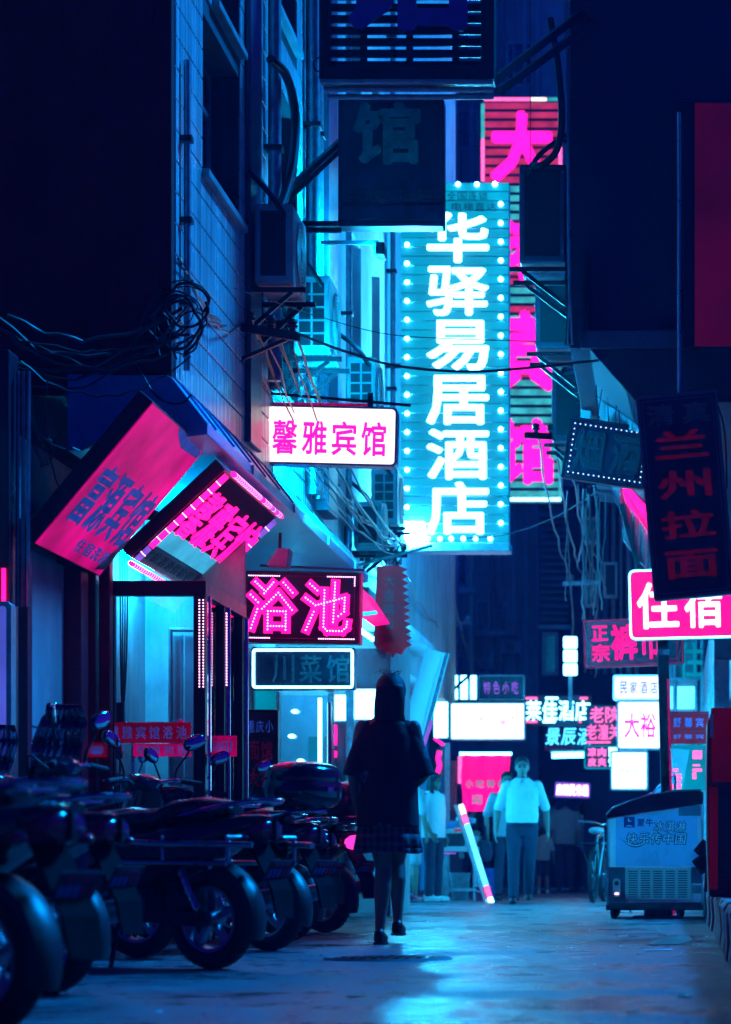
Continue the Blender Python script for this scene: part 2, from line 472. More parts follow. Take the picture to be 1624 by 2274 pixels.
def character(e, ch, cx, cz, w, h, m, y, depth=.012, off=.012, name='character', slant=0., bevel=0):
    vs, fs, b = glyph(ch, off)
    mb = MB().add([(cx + vx*w + slant*vz*h, y - (1-vd)*depth, cz + vz*h) for vx, vz, vd in vs], fs)
    ORG.setdefault(e.name, Vector((0,0,0)))
    sv = ORG[e.name]; ORG[e.name] = Vector((0,0,0))
    o = mb.build(name, m, e, fix=False); ORG[e.name] = sv; ORG[o.name] = Vector((0,0,0))
    return o
def write(e, text, cx, cz, w, h, m, y, gap=.15, depth=.012, off=.012, vertical=False, slant=0.):
    """characters spread over a w x h field, each a part"""
    n = len(text)
    for i, ch in enumerate(text):
        if ch == ' ': continue
        if vertical:
            cell = h/n; character(e, ch, cx, cz + h/2 - cell*(i+.5), w, cell*(1-gap), m, y, depth, off, slant=slant)
        else:
            cell = w/n; character(e, ch, cx - w/2 + cell*(i+.5), cz, cell*(1-gap), h, m, y, depth, off, slant=slant)

def sign_at(name, label, x0, y0, x1, y1, Y, roll=0., yaw=0., tilt=0., cat='sign', group=None):
    c = at((x0+x1)/2, (y0+y1)/2, Y)
    e = thing(name, label, cat, c, group, local=True, rot=Euler((R(tilt), R(roll), R(yaw)), 'XYZ'))
    return e, (x1-x0)/F*Y, (y1-y0)/F*Y
def frame_box(e, W, Hh, t, m_case, m_face, r=.03, rim=.025, face_in=.006, bevel=.004):
    MB().prism(rrect(W, Hh, r), -t/2+.012, t/2).build('casing', m_case, e, bevel)
    MB().ring(rrect(W+.004, Hh+.004, r), rrect(W-2*rim, Hh-2*rim, max(.004, r-rim*.5)), -t/2-.004, -t/2+.02).build('frame', m_case, e, .003)
    f = MB().prism(rrect(W-2*rim-.002, Hh-2*rim-.002, max(.004, r-rim*.5)), -t/2+face_in-.004, -t/2+.011).build('face', m_face, e)
    return -t/2 + face_in - .004
def dots(e, pts, r, m, y, name='led_dots', n=6, d=.006):
    mb = MB()
    for (x, z) in pts:
        c = [(x + r*math.cos(2*math.pi*k/n), z + r*math.sin(2*math.pi*k/n)) for k in range(n)]
        mb.add([(x, y-d, z)] + [(p, y-d*.4, q) for p, q in c], [(0, i+1, (i+1)%n+1) for i in range(n)], True)
    return stuff(mb.build(name, m, e, fix=False))
def along(poly, sp, closed=False):
    P = [Vector((p[0], p[1])) for p in poly]
    if closed: P = P + [P[0]]
    o = []
    for a, b in zip(P[:-1], P[1:]):
        L = (b-a).length; k = max(1, round(L/sp))
        o += [tuple(a.lerp(b, i/k)) for i in range(k)]
    if not closed: o.append(tuple(P[-1]))
    return o
ALL = '华驿易居酒店全国连锁电梯直达大港宾馆馨雅温浴池川菜清真兰州拉面住宿正宗裤市烟舒客裕莱佳景辰老陕潼关凉皮民家欢迎光临冰淇淋快乐传中蒙牛富源特色小吃火锅饭堂推米线冷饮女装批发主'
# ------------------------------------------------------------------ ground
def ground_mat():
    m = bpy.data.materials.new('ground'); m.use_nodes = True
    nt = m.node_tree; N = nt.nodes; L = nt.links; b = N['Principled BSDF']
    tc = N.new('ShaderNodeTexCoord')
    def noise(s, d=8, r=.6, sc=(1,1,1)):
        mp = N.new('ShaderNodeMapping'); mp.inputs['Scale'].default_value = sc
        n = N.new('ShaderNodeTexNoise'); n.inputs['Scale'].default_value = s; n.inputs['Detail'].default_value = d; n.inputs['Roughness'].default_value = r
        L.new(tc.outputs['Object'], mp.inputs['Vector']); L.new(mp.outputs['Vector'], n.inputs['Vector']); return n
    a = noise(.9, 8, .7); c = noise(5.5, 12, .82, (1, .55, 1)); f = noise(110, 6, .7)
    cr = N.new('ShaderNodeValToRGB'); cr.color_ramp.elements[0].position = .43; cr.color_ramp.elements[1].position = .58
    cr.color_ramp.elements[0].color = (.028, .036, .05, 1); cr.color_ramp.elements[1].color = (.22, .26, .30, 1)
    mx = N.new('ShaderNodeMix'); mx.data_type = 'FLOAT'; mx.inputs['Factor'].default_value = .5
    L.new(a.outputs['Fac'], mx.inputs['A']); L.new(c.outputs['Fac'], mx.inputs['B'])
    L.new(mx.outputs['Result'], cr.inputs['Fac']); L.new(cr.outputs['Color'], b.inputs['Base Color'])
    rr = N.new('ShaderNodeMapRange'); rr.inputs['From Min'].default_value = .43; rr.inputs['From Max'].default_value = .57
    rr.inputs['To Min'].default_value = .14; rr.inputs['To Max'].default_value = .6
    L.new(mx.outputs['Result'], rr.inputs['Value']); L.new(rr.outputs['Result'], b.inputs['Roughness'])
    vo = N.new('ShaderNodeTexVoronoi'); vo.feature = 'DISTANCE_TO_EDGE'; vo.inputs['Scale'].default_value = .55
    wv = N.new('ShaderNodeVectorMath'); wv.operation = 'ADD'
    nv = noise(2.5, 5, .6); sc = N.new('ShaderNodeVectorMath'); sc.operation = 'SCALE'; sc.inputs['Scale'].default_value = .5
    L.new(nv.outputs['Color'], sc.inputs[0]); L.new(tc.outputs['Object'], wv.inputs[0]); L.new(sc.outputs[0], wv.inputs[1])
    L.new(wv.outputs[0], vo.inputs['Vector'])
    vr = N.new('ShaderNodeMapRange'); vr.inputs['From Max'].default_value = .012
    L.new(vo.outputs['Distance'], vr.inputs['Value'])
    s1 = N.new('ShaderNodeMath'); s1.operation = 'MULTIPLY_ADD'; s1.inputs[1].default_value = 2.0
    L.new(c.outputs['Fac'], s1.inputs[0]); L.new(vr.outputs['Result'], s1.inputs[2])
    s2 = N.new('ShaderNodeMath'); s2.operation = 'MULTIPLY_ADD'; s2.inputs[1].default_value = .9
    L.new(f.outputs['Fac'], s2.inputs[0]); L.new(s1.outputs[0], s2.inputs[2])
    bp = N.new('ShaderNodeBump'); bp.inputs['Strength'].default_value = 1.0; bp.inputs['Distance'].default_value = .018
    L.new(s2.outputs[0], bp.inputs['Height']); L.new(bp.outputs['Normal'], b.inputs['Normal'])
    M['ground'] = m
b_ = None
ground_mat()
M['ground'].node_tree.nodes['Principled BSDF'].inputs['Specular IOR Level'].default_value = .3
g = MB().quad((-120,-20,0),(120,-20,0),(120,240,0),(-120,240,0)).build('ground', 'ground'); struct(g)

# raised pavement on the right with kerb stones
gv = MB(); rg = random.Random(3)
for i in range(140):
    yy = 8.5 + 24*rg.random()**1.6; xx = -3.3 + 3.55*rg.random(); s_ = rg.uniform(.003, .008)
    gv.ell((xx, yy, s_*.35), (s_*rg.uniform(.8,1.6), s_, s_*.6), 6, 4)
gv = stuff(gv.build('grit', 'concrete', fix=False)); gv['label'] = 'loose grit and small stones scattered over the road'; gv['category'] = 'grit'
pv = MB().bb(.36, 6, 6, 48, -.05, .262).build('pavement', 'concrete'); struct(pv)
y = 7.0; i = 0
while y < 34:
    L = rnd.uniform(.5, .72)
    mb = MB(); d = rnd.uniform(-.012, .012); h = .268 + rnd.uniform(-.012, .012)
    poly = [(.285+d, -.02), (.292+d+rnd.uniform(0,.01), .10), (.287+d, h-.03-rnd.uniform(0,.02)), (.302+d+rnd.uniform(0,.015), h), (.36, h), (.36, -.02)]
    T = Matrix(); mb.prism(poly, y+.006, y+L-.006)
    o = mb.build('kerb_stone', 'concrete', pv, .006); y += L

# ------------------------------------------------------------------ walls with openings, in planes of constant X
def split(vals, lo, hi): return sorted(set([lo, hi] + [v for v in vals if lo < v < hi]))
def wall_cells(y0, y1, z0, z1, holes):
    ys = split([h[0] for h in holes] + [h[1] for h in holes], y0, y1); zs = split([h[2] for h in holes] + [h[3] for h in holes], z0, z1)
    for a, b in zip(ys[:-1], ys[1:]):
        for c, d in zip(zs[:-1], zs[1:]):
            if not any(h[0] <= (a+b)/2 <= h[1] and h[2] <= (c+d)/2 <= h[3] for h in holes): yield a, b, c, d
def segs(y0, y1, z0, z1, holes):
    cuts = [(h[0], h[1]) for h in holes if h[2] < z1-.02 and h[3] > z0+.02]
    s = [(y0, y1)]
    for a, b in cuts:
        n = []
        for p, q in s:
            if b <= p or a >= q: n.append((p, q))
            else:
                if a > p: n.append((p, a))
                if b < q: n.append((b, q))
        s = n
    return [(p, q) for p, q in s if q-p > .05]

XA = -3.0
A = thing('tiled_building', 'building clad in ribbed tiles on the left with air conditioners hung on it', 'building', (XA, 16.6, 3.4))
holesA = [(17.57,19.1,4.93,5.96), (17.97,19.1,6.14,7.7), (20.55,22.02,4.1,6.45), (20.55,22.02,7.0,8.6), (23.75,24.5,3.9,5.7)]
mb = MB()
for a,b,c,d in wall_cells(16.6, 24.7, 3.4, 10.5, holesA): mb.bb(XA-.34, XA-.012, a, b, c, d)
mb.build('wall_core', 'joint', A)
MB().bb(-12, XA-.345, 16.62, 24.7, 3.4, 10.5).build('rear_rooms', 'joint', A)
MB().bb(-12, XA-.005, 16.5, 16.599, 3.30, 10.5).build('end_wall', 'plaster_dark', A)
z = 3.42; k = 0
while z < 9.2:
    h = .186
    for p, q in segs(16.6, 24.7, z, z+h, holesA):
        MB().bb(XA-.012, XA+rnd.uniform(-.001,.003), p+.004, q-.004, z+.004, z+h-.004).build('tile_course', 'tile', A, .003, 1)
    z += .19
def windowA(h, lit=None):
    y0,y1,z0,z1 = h
    f = MB()
    xf = XA-.2
    for (a,b,c,d) in ((y0,y1,z0,z0+.05),(y0,y1,z1-.05,z1),(y0,y0+.05,z0+.05,z1-.05),(y1-.05,y1,z0+.05,z1-.05),((y0+y1)/2-.025,(y0+y1)/2+.025,z0+.05,z1-.05)):
        f.bb(xf-.05, xf, a, b, c, d)
    f.bb(xf-.05, xf, y0+.05, y1-.05, z0+(z1-z0)*.68, z0+(z1-z0)*.68+.04)
    w = f.build('window', 'galv', A, .004)
    MB().bb(xf-.03, xf-.024, y0+.05, y1-.05, z0+.05, z1-.05).build('pane', 'glass_dim', w)
    cu = MB(); n = 26; vs = []
    for i in range(n+1):
        t = i/n; yy = y0+.06+(y1-y0-.12)*t*.55
        vs.append((xf-.10+.018*math.sin(i*1.9), yy))
    for (x,yv),(x2,y2) in zip(vs[:-1], vs[1:]): cu.quad((x,yv,z0+.05),(x2,y2,z0+.05),(x2,y2,z1-.05),(x,yv,z1-.05))
    cu.build('curtain', lit or 'curtain', w)
    MB().bb(XA-.2, XA+.05, y0-.04, y1+.04, z0-.05, z0-.001).build('sill', 'plaster_grey', A, .006)
for i, h in enumerate(holesA): windowA(h, 'win_teal' if i == 2 else None)
# downpipes and pilasters on the tiled wall
def downpipe(par, X, Y, z0, z1, r, m, every=1.3, off=.07):
    p = MB().tube([(X+off,Y,z0),(X+off,Y,z1)], r, 12).build('downpipe', m, par)
    z = z0+.4
    while z < z1:
        MB().bb(X-.01, X+off+r+.012, Y-r-.02, Y+r+.02, z, z+.035).build('pipe_clip', 'iron', p); z += every
MB().bb(XA+.004, XA+.045, 19.30, 19.82, 3.45, 9.5).build('pilaster', 'paint_blue_grey', A, .01)
MB().bb(XA+.004, XA+.12, 23.1, 23.72, 3.45, 9.8).build('pilaster', 'paint_blue_grey', A, .01)
downpipe(A, XA, 20.28, 4.05, 9.0, .05, 'galv'); downpipe(A, XA, 22.45, 3.5, 9.0, .06, 'galv'); downpipe(A, XA, 22.75, 3.5, 9.0, .05, 'galv')
downpipe(A, XA, 16.78, 3.5, 5.4, .022, 'galv', .5, .04)
MB().tube(smooth_path([(XA+.08,20.0,6.35),(XA+.16,20.25,6.3),(XA+.2,20.45,6.05),(XA+.19,20.3,5.6),(XA+.12,20.05,5.2)],8), .035, 10).build('hose', 'cable', A)
# canopy under the tiled storeys
MB().prism([(-3.62,3.42),(-3.02,3.415),(-2.99,3.40),(-2.78,3.13),(-2.78,3.06),(-3.62,2.96)], 16.45, 25.2).build('canopy', 'canopy_blue', A, .008)
for yy in (18.2, 20.2, 22.2, 24.1):
    MB().bb(-2.785, -2.768, yy, yy+.05, 3.065, 3.128).build('canopy_clip', 'galv', A)
# rows of seams on the canopy slope
for i in range(12):
    yy = 16.75 + i*.68
    MB().bar((-2.985,yy,3.404),(-2.775,yy,3.134), .03, .012).build('canopy_seam', 'canopy_blue', A)

# ------------------------------------------------------------------ recessed ground floor on the left
S = thing('shopfront', 'dark recessed shopfront with a grey door panel behind the parked scooters', 'shopfront', (-3.75, 15.2, 0))
MB().bb(-4.2, -3.75, 14.4, 26, 0, 2.95).build('wall', 'plaster_grey', S)
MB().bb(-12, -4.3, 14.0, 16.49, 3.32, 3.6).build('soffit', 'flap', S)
MB().bb(-12, -4.2, 16.3, 16.45, 0, 3.32).build('inner_wall', 'plaster_dark', S)
d = MB().bb(-3.75, -3.70, 15.72, 16.72, .03, 2.3).build('door', 'plaster_grey', S, .006)
MB().bb(-3.70, -3.692, 15.84, 16.60, .25, 1.15).build('door_panel', 'plaster_grey', d, .004)
MB().bb(-3.70, -3.692, 15.84, 16.60, 1.28, 2.18).build('door_panel', 'plaster_grey', d, .004)
MB().tube([(-3.69,15.85,1.02),(-3.66,15.85,1.02),(-3.66,15.97,1.02)], .01, 8).build('handle', 'steel', d)
MB().bb(-3.76, -3.66, 15.60, 15.72, 0, 2.45).build('door_post', 'red_paint', S, .006)
MB().bb(-3.76, -3.60, 16.74, 16.95, 0, 2.6).build('door_post', 'red_paint', S, .006)
MB().bb(-3.78, -3.62, 15.0, 15.22, 0, 3.3).build('pillar', 'red_paint', S, .01)
mb = MB()
for k in range(3): mb.tube([(-3.60+.03*k,15.10,1.9),(-3.60+.03*k,15.12,3.2)], .012, 6)
mb.build('conduit', 'galv', S)
for (x0, x1) in ((-3.70,-3.62), (-3.60,-3.53)):
    MB().bb(x0, x1, 17.25, 17.36, 0, 2.55).build('post', 'red_paint', S, .008)
# small pink tube and violet light box at the left edge
o = thing('neon_tube', 'short upright pink neon tube on the red pillar at the left edge', 'tube light', at(8,1330,15.0))
MB().tube([at(8,1340,14.98), at(8,1262,14.98)], .012, 8).build('tube', 'pink_tube', o)
MB().tube([at(8,1344,14.98), at(8,1340,14.98)], .015, 8).build('end_cap', 'iron', o)
MB().tube([at(8,1262,14.98), at(8,1258,14.98)], .015, 8).build('end_cap', 'iron', o)
e, W, Hh = sign_at('light_box', 'tall violet and cyan light box cut off by the left edge', -70, 1338, 30, 1690, 14.9)
frame_box(e, W, Hh, .12, 'galv', 'lightbox_violet')

# ------------------------------------------------------------------ glazed vestibule
V = thing('entrance_vestibule', 'glazed entrance box with dark frames and red paper banners on its glass', 'entrance', (-3.3, 17.5, 0))
YV = 17.5
MB().bb(-3.60, -2.96, YV-.05, YV+.05, 2.19, 2.285).build('header', 'black_metal', V, .006)
MB().bb(-3.59, -3.545, YV-.04, YV+.04, 0, 2.19).build('post', 'black_metal', V, .006)
MB().bb(-3.04, -2.965, YV-.045, YV+.045, 0, 2.19).build('post', 'black_metal', V, .006)
MB().bb(-2.95, -2.935, YV-.01, YV+.02, 0, 2.19).build('post_trim', 'chrome', V)
MB().bb(-3.545, -3.04, YV-.004, YV+.004, .08, 2.19).build('pane', 'glass', V)
for (ya, yb) in ((18.18,18.36),(18.95,19.12)):
    MB().bb(-3.03, -2.96, ya, yb, 0, 2.19).build('post', 'black_metal', V, .006)
    MB().tube([(-2.94,ya+.02,.05),(-2.94,ya+.02,2.18)], .018, 10).build('post_trim', 'chrome', V)
MB().bb(-3.0, -2.992, YV+.05, 18.18, .08, 2.19).build('pane', 'glass', V)
MB().bb(-3.0, -2.992, 18.36, 18.95, .08, 2.19).build('pane', 'glass', V)
MB().bb(-3.04, -2.96, YV+.05, 19.12, 2.192, 2.28).build('side_header', 'black_metal', V)
MB().bb(-3.74, -3.0, 19.3, 19.36, 0, 2.9).build('back_wall', 'plaster_pale', V)
MB().bb(-3.745, -3.70, 17.4, 19.3, 0, 2.9).build('inner_panel', 'plaster_pale', V)
ln = MB()
for k in range(5): ln.bb(-3.42+.085*k, -3.345+.085*k, 18.8, 18.83, .1, 2.05)
ln.build('inner_door', 'curtain', V, .004)
MB().tube([(-3.42,18.75,.1),(-3.42,18.75,2.08),(-3.0,18.75,2.08)], .02, 8).build('inner_door_frame', 'galv', V)
MB().tube(smooth_path([(-3.60,17.62,1.0),(-3.55,17.62,1.32),(-3.50,17.62,1.38),(-3.46,17.62,1.3),(-3.46,17.62,.9)],6), .012, 8).build('grab_handle', 'chrome', V)
wm = MB()
for k in range(4): wm.tube(smooth_path([(-3.66+.012*k,18.2,2.8),(-3.655+.016*k,18.2,2.3),(-3.65+.011*k,18.2,1.75),(-3.64,18.2,1.45)],5), .006, 5)
wm.build('wire_bundle', 'cable', V); MB().bb(-3.70,-3.62,18.15,18.2,1.38,1.55).build('socket_box', 'plastic_black', V, .005)
MB().bb(-3.64,-3.56,18.4,18.9,2.5,2.56).build('ceiling_lamp', 'lamp_hall', V)
ls = MB()
for xk in (-3.0, -2.975):
    for k in range(30): ls.ell((xk, YV-.052, 2.16-.019*k), (.005,.005,.005), 6, 4)
stuff(ls.build('led_strip', 'pink_led', V))
ls = MB()
for k in range(26): ls.ell((-2.945, 18.17, 2.14-.019*k), (.005,.005,.005), 6, 4)
stuff(ls.build('led_strip', 'pink_led', V))
MB().bb(-3.14, -3.11, YV-.012, YV-.006, 1.27, 1.40).build('pink_sticker', 'pink_dim', V)
# red paper banners
def banner(label, x0,y0,x1,y1, Y, text, mfield, mtext, mul=.62):
    e, W, Hh = sign_at('paper_banner', label, x0, y0, x1, y1, Y, cat='banner', group='red paper banners on the glass')
    MB().bb(-W/2, W/2, 0, .006, -Hh/2, Hh/2).build('paper', mfield, e)
    write(e, text, 0, 0, W*.94, Hh*mul, mtext, -.002, .25, .003, .01)
    return e
banner('long red paper banner across the vestibule glass above a shorter pink one', 232, 1604, 424, 1650, YV-.02, '馨雅宾馆浴池', 'banner_painted_glow', 'blue_print')
banner('short pink paper strip below the long red banner on the glass', 296, 1652, 424, 1680, YV-.021, '香雅宾馆', 'pink_dim', 'blue_print', .72)
banner('small bright pink paper square with one character on the second glass bay', 470, 1634, 526, 1680, 18.1, '迎', 'pink_dim', 'blue_print', .5)
banner('narrow red paper strip low beside the purple posts', 193, 1650, 238, 1682, 17.2, '馨', 'banner_painted_glow', 'blue_print', .6)

# ------------------------------------------------------------------ restaurant further down the left side
Rr = thing('lit_restaurant', 'brightly lit restaurant front with glass bays behind the walking woman', 'restaurant', at(690,1900,25))
YR = 24.6
def bay(px0, px1, py0, py1, Y, m, name, par, t=.03):
    a = at(px0, py1, Y); b = at(px1, py0, Y)
    return MB().bb(a.x, b.x, Y, Y+t, a.z, b.z).build(name, m, par, .003)
bay(520, 860, 1440, 1530, YR, 'plaster_grey', 'fascia', Rr, .2)
bay(520, 560, 1530, 1985, YR+.02, 'paint_blue_grey', 'wall_bay', Rr)
bay(565, 612, 1532, 1580, YR+.06, 'win_teal', 'lit_pane', Rr)
bay(622, 728, 1545, 1985, YR+.06, 'glass', 'pane', Rr, .01)
bay(786, 846, 1600, 1985, YR+.06, 'glass', 'pane', Rr, .01)
ra = at(540,1912,YR); rb_ = at(850,1912,YR)
MB().bb(ra.x, rb_.x, YR+1.9, YR+1.96, 0, 2.7).build('back_wall', 'plaster_pale', Rr)
MB().bb(ra.x-.06, ra.x, YR+.1, YR+1.96, 0, 2.7).build('side_wall', 'plaster_pale', Rr)
MB().bb(rb_.x, rb_.x+.06, YR+.1, YR+1.96, 0, 2.7).build('side_wall', 'plaster_pale', Rr)
MB().bb(ra.x, rb_.x, YR+.1, YR+1.96, 2.7, 2.74).build('ceiling', 'plaster_pale', Rr)
for xx in (-3.35, -2.85): MB().tube([(xx,YR+.4,2.62),(xx,YR+1.6,2.62)], .022, 8).build('ceiling_tube', 'lamp_tube', Rr)
for k in range(4): MB().bb(-3.5+.16*k, -3.39+.16*k, YR+1.88, YR+1.895, 1.25, 1.7).build('menu_sheet', ('win_teal','plaster_grey','banner_red','plaster_grey')[k], Rr)
bay(742, 768, 1543, 1600, YR+.05, 'white_hot', 'lit_pane', Rr); bay(742, 768, 1602, 1985, YR+.06, 'paint_blue_grey', 'lower_panel', Rr)
bay(786, 846, 1520, 1597, YR+.05, 'white_hot', 'lit_pane', Rr); 
for (x0, x1) in ((556,564),(613,621),(728,742),(768,786)):
    bay(x0, x1, 1530, 1985, YR-.04, 'galv', 'mullion', Rr, .09)
bay(706, 714, 1550, 1700, YR+.02, 'white_hot', 'lamp_strip', Rr, .03)
MB().tube([at(732,1560,YR-.1), at(732,1700,YR-.1)], .02, 8).build('chrome_tube', 'chrome', Rr)
for (x, ya, yb) in ((746,1610,1655),(746,1668,1682)):
    MB().tube([at(x,ya,YR-.06), at(x,yb,YR-.06)], .012, 6).build('pink_lamp', 'pink_tube', Rr)
for k,(x,yv) in enumerate(((655,1580),(648,1635),(668,1690))):
    MB().ell(at(x,yv,YR), (.035,.02,.02), 10, 6).build('small_lamp', 'white_hot', Rr)
counter = at(715,1715,YR)
MB().bb(counter.x-.1, counter.x+.22, YR-.5, YR-.1, 0, 1.15).build('counter', 'plastic_black', Rr, .01)
MB().bb(counter.x-.1, counter.x+.22, YR-.512, YR-.502, 1.0, 1.13).build('counter_sign', 'sign_red_dim', Rr)
# red awning wedge beside it
aw = thing('small_awning', 'small sloping pink awning between the bath sign and the jagged flag', 'awning', at(815,1340,23.5))
a = at(800,1345,23.4); b = at(832,1358,23.4); c = at(800,1290,24.6); dd = at(828,1340,24.6)
MB().prism([(at(796,1300,23).x, at(796,1300,23).z),(at(834,1358,23).x,at(834,1358,23).z),(at(796,1364,23).x,at(796,1364,23).z)], 23.2, 24.2).build('cloth', 'pink_face', aw)
MB().bar(at(792,1366,23.2), at(838,1360,23.2), .03, .03).build('edge_bar', 'galv', aw)

# ------------------------------------------------------------------ pale building beyond the tiled one
XB = -3.14
B = thing('pale_building', 'overexposed pale building beside the tall cyan hotel sign', 'building', (XB, 25.8, 0))
holesB = [(27.0,27.8,5.4,6.7),(28.8,29.6,5.2,6.8),(27.0,27.8,7.6,8.9),(28.8,29.6,7.6,8.9),(30.6,31.2,4.4,5.6)]
mb = MB()
for a,b,c,d in wall_cells(25.75, 40, 2.75, 14, holesB): mb.bb(XB-.4, XB, a, b, c, d)
mb.build('wall', 'plaster_pale', B)
MB().bb(-12, XB-.41, 25.8, 40, 2.75, 14).build('rear_rooms', 'plaster_grey', B)
MB().bb(-12, XB-.002, 25.6, 25.745, 3.3, 14).build('end_wall', 'plaster_navy', B)
for y0,y1,z0,z1 in holesB:
    f = MB(); xf = XB-.16
    for (a,b,c,d) in ((y0,y1,z0,z0+.06),(y0,y1,z1-.06,z1),(y0,y0+.06,z0+.06,z1-.06),(y1-.06,y1,z0+.06,z1-.06)): f.bb(xf-.05,xf,a,b,c,d)
    w = f.build('window', 'paint_blue_grey', B, .004)
    MB().bb(xf-.04, xf-.03, y0+.06, y1-.06, z0+.06, z1-.06).build('pane', 'dark_glass', w)
    MB().bb(XB-.16, XB+.08, y0-.06, y1+.06, z0-.07, z0-.001).build('sill', 'plaster_pale', B, .006)
MB().bb(XB-.1, XB-.06, 27.85, 27.98, 5.4, 6.6).build('red_shutter', 'red_paint', B)
for yy, r in ((26.15,.03),(30.3,.03)): downpipe(B, XB, yy, 2.7, 12, r, 'galv')
MB().bb(XB+.005, XB+.30, 25.8, 33.6, 3.0, 3.08).build('ledge', 'plaster_pale', B, .01)

# ------------------------------------------------------------------ building closing the view
YF = 56.0
Fb = thing('far_building', 'blue-lit building closing the alley with downpipes and small windows', 'building', at(1100,1912,YF))
def far(px0,px1,py0,py1,m,name,t=.1,dy=0.,par=None):
    a = at(px0,py1,YF+dy); b = at(px1,py0,YF+dy)
    return MB().bb(a.x,b.x,YF+dy-t,YF+dy,a.z,b.z).build(name, m, par or Fb, .01)
a = at(700,1912,YF); b = at(1700,0,YF)
MB().bb(a.x, b.x, YF, YF+6, 0, 20).build('wall', 'plaster_grey', Fb)
for px in (955,990,1025,1043,1068,1090,1105,1118,1140,1162,1190):
    w = rnd.choice((3,4,6,9)); far(px, px+w, -300, 1560, rnd.choice(('galv','plaster_grey','paint_blue_grey')), 'downpipe', .14)
def farwin(px0,px1,py0,py1,grille=False):
    w = far(px0-4,px1+4,py0-4,py1+4,'plaster_pale','window',.12)
    p = far(px0,px1,py0,py1,'dark_glass','pane',.125,0,w)
    if grille:
        for k in range(1,4):
            xx = px0+(px1-px0)*k/4; far(xx-.7,xx+.7,py0,py1,'galv','glazing_bar',.15,0,w)
        for k in range(1,5):
            yy = py0+(py1-py0)*k/5; far(px0,px1,yy-.7,yy+.7,'galv','glazing_bar',.15,0,w)
for a in ((1010,1036,1222,1300),(1005,1030,985,1060),(1095,1115,985,1060),(1005,1030,600,700),(1062,1085,1338,1396),(1108,1125,1338,1386,True),(1000,1060,250,330),(1000,1045,30,120),(1130,1180,100,190)): farwin(*a)
far(995,1060,1310,1322,'plaster_pale','ledge',.6); far(1050,1150,1405,1415,'plaster_grey','ledge',.5)
far(975,1000,1245,1310,'plaster_pale','rail_end',.4)
# shuttered block right of it
Sb = thing('louvred_block', 'dark block with horizontal louvres behind the hanging wires', 'building', at(1230,1912,50))
a = at(1196,1912,50); b = at(1300,1080,50)
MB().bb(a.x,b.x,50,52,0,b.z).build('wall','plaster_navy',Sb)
for k in range(17):
    yy = 1140+k*15.5; p = at(1202,yy,50); q = at(1262,yy+9,50)
    MB().prism([(0,p.z),(0,q.z),(0,q.z)],0,0) if False else MB().bar((p.x,49.96,(p.z+q.z)/2),(q.x,49.96,(p.z+q.z)/2),.09,.05).build('louvre','paint_blue_grey',Sb)
a = at(1198,1398,50); b = at(1268,1390,50); MB().bb(a.x,b.x,49.8,50,a.z,b.z).build('ledge','plaster_pale',Sb)
w = MB(); p = at(1205,1500,50); q = at(1240,1405,50)
w.ring([(p.x,p.z),(q.x,p.z),(q.x,q.z),(p.x,q.z)],[(p.x+.06,p.z+.06),(q.x-.06,p.z+.06),(q.x-.06,q.z-.06),(p.x+.06,q.z-.06)],49.9,49.99)
wo = w.build('window','plaster_pale',Sb); MB().bb(p.x+.06,q.x-.06,49.95,49.97,p.z+.06,q.z-.06).build('pane','dark_glass',wo)

# ------------------------------------------------------------------ right-hand building jutting over the alley
YD = 21.0
D = thing('jutting_building', 'dark navy upper storeys jutting over the alley on the right', 'building', at(1450,1912,YD))
xl = at(1265,770,YD).x; zb = at(1265,772,YD).z
fpoly = [(xl,7.35),(xl,zb),(at(1311,776,YD).x,at(1311,776,YD).z),(at(1414,893,YD).x,at(1414,893,YD).z),(3,at(1414,893,YD).z),(3,7.35)]
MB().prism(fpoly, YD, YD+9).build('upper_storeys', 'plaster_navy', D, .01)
p = at(1380,0,YD)
MB().bb(xl+.01, 3, YD-.012, YD-.001, at(0,216,YD).z, at(0,210,YD).z).build('string_course','plaster_navy',D)
MB().bb(xl+.10, xl+.145, YD-.03, YD-.002, at(0,772,YD).z, at(0,560,YD).z).build('conduit','iron',D)
MB().bb(at(1290,0,YD).x, 3, YD-.05, YD-.002, at(0,776,YD).z, at(0,735,YD).z).build('lower_band','paint_blue_grey',D,.01)
# lit sloping sheet below it
aw = thing('sheet_awning', 'cyan-lit ribbed sheet under the jutting building above the dark wine sign', 'awning', at(1370,880,22.5))
q = [at(1306,800,23.6), at(1335,792,23.6), at(1424,890,22.2), at(1432,965,22.0), at(1330,930,23.0)]
n = Vector((.01,.02,0))
MB().add([p for p in q]+[p+Vector((.004,.03,.012)) for p in q], [(0,1,2,3,4),(9,8,7,6,5)]+[(i,i+5,(i+1)%5+5,(i+1)%5) for i in range(5)]).build('sheet','sheet_ribs',aw)
for t in (.25,.5,.75):
    MB().bar(q[1].lerp(q[2],t)+Vector((0,-.01,-.012)), q[4].lerp(q[3],t)+Vector((0,-.01,0)), .012,.012).build('batten','galv',aw)
MB().bb(at(1290,0,24).x, at(1314,0,24).x, 23.9, 24.2, at(0,960,24).z, at(0,775,24).z).build('edge_post','plaster_pale',aw,.01)
# magenta board on the right face
e, W, Hh = sign_at('billboard', 'dull magenta board high on the dark right-hand wall', 1516, 228, 1760, 772, YD-.16)
MB().prism(rrect(W,Hh,.01), -.05, .12).build('casing','black_metal',e,.005)
MB().bb(-W/2+.095, W/2, -.062, -.051, -Hh/2, Hh/2-.02).build('board','board_glow',e)
MB().bb(-W/2+.055, W/2-.3, -.058, -.051, -Hh/2, -Hh/2+.02).build('lower_trim','iron',e)
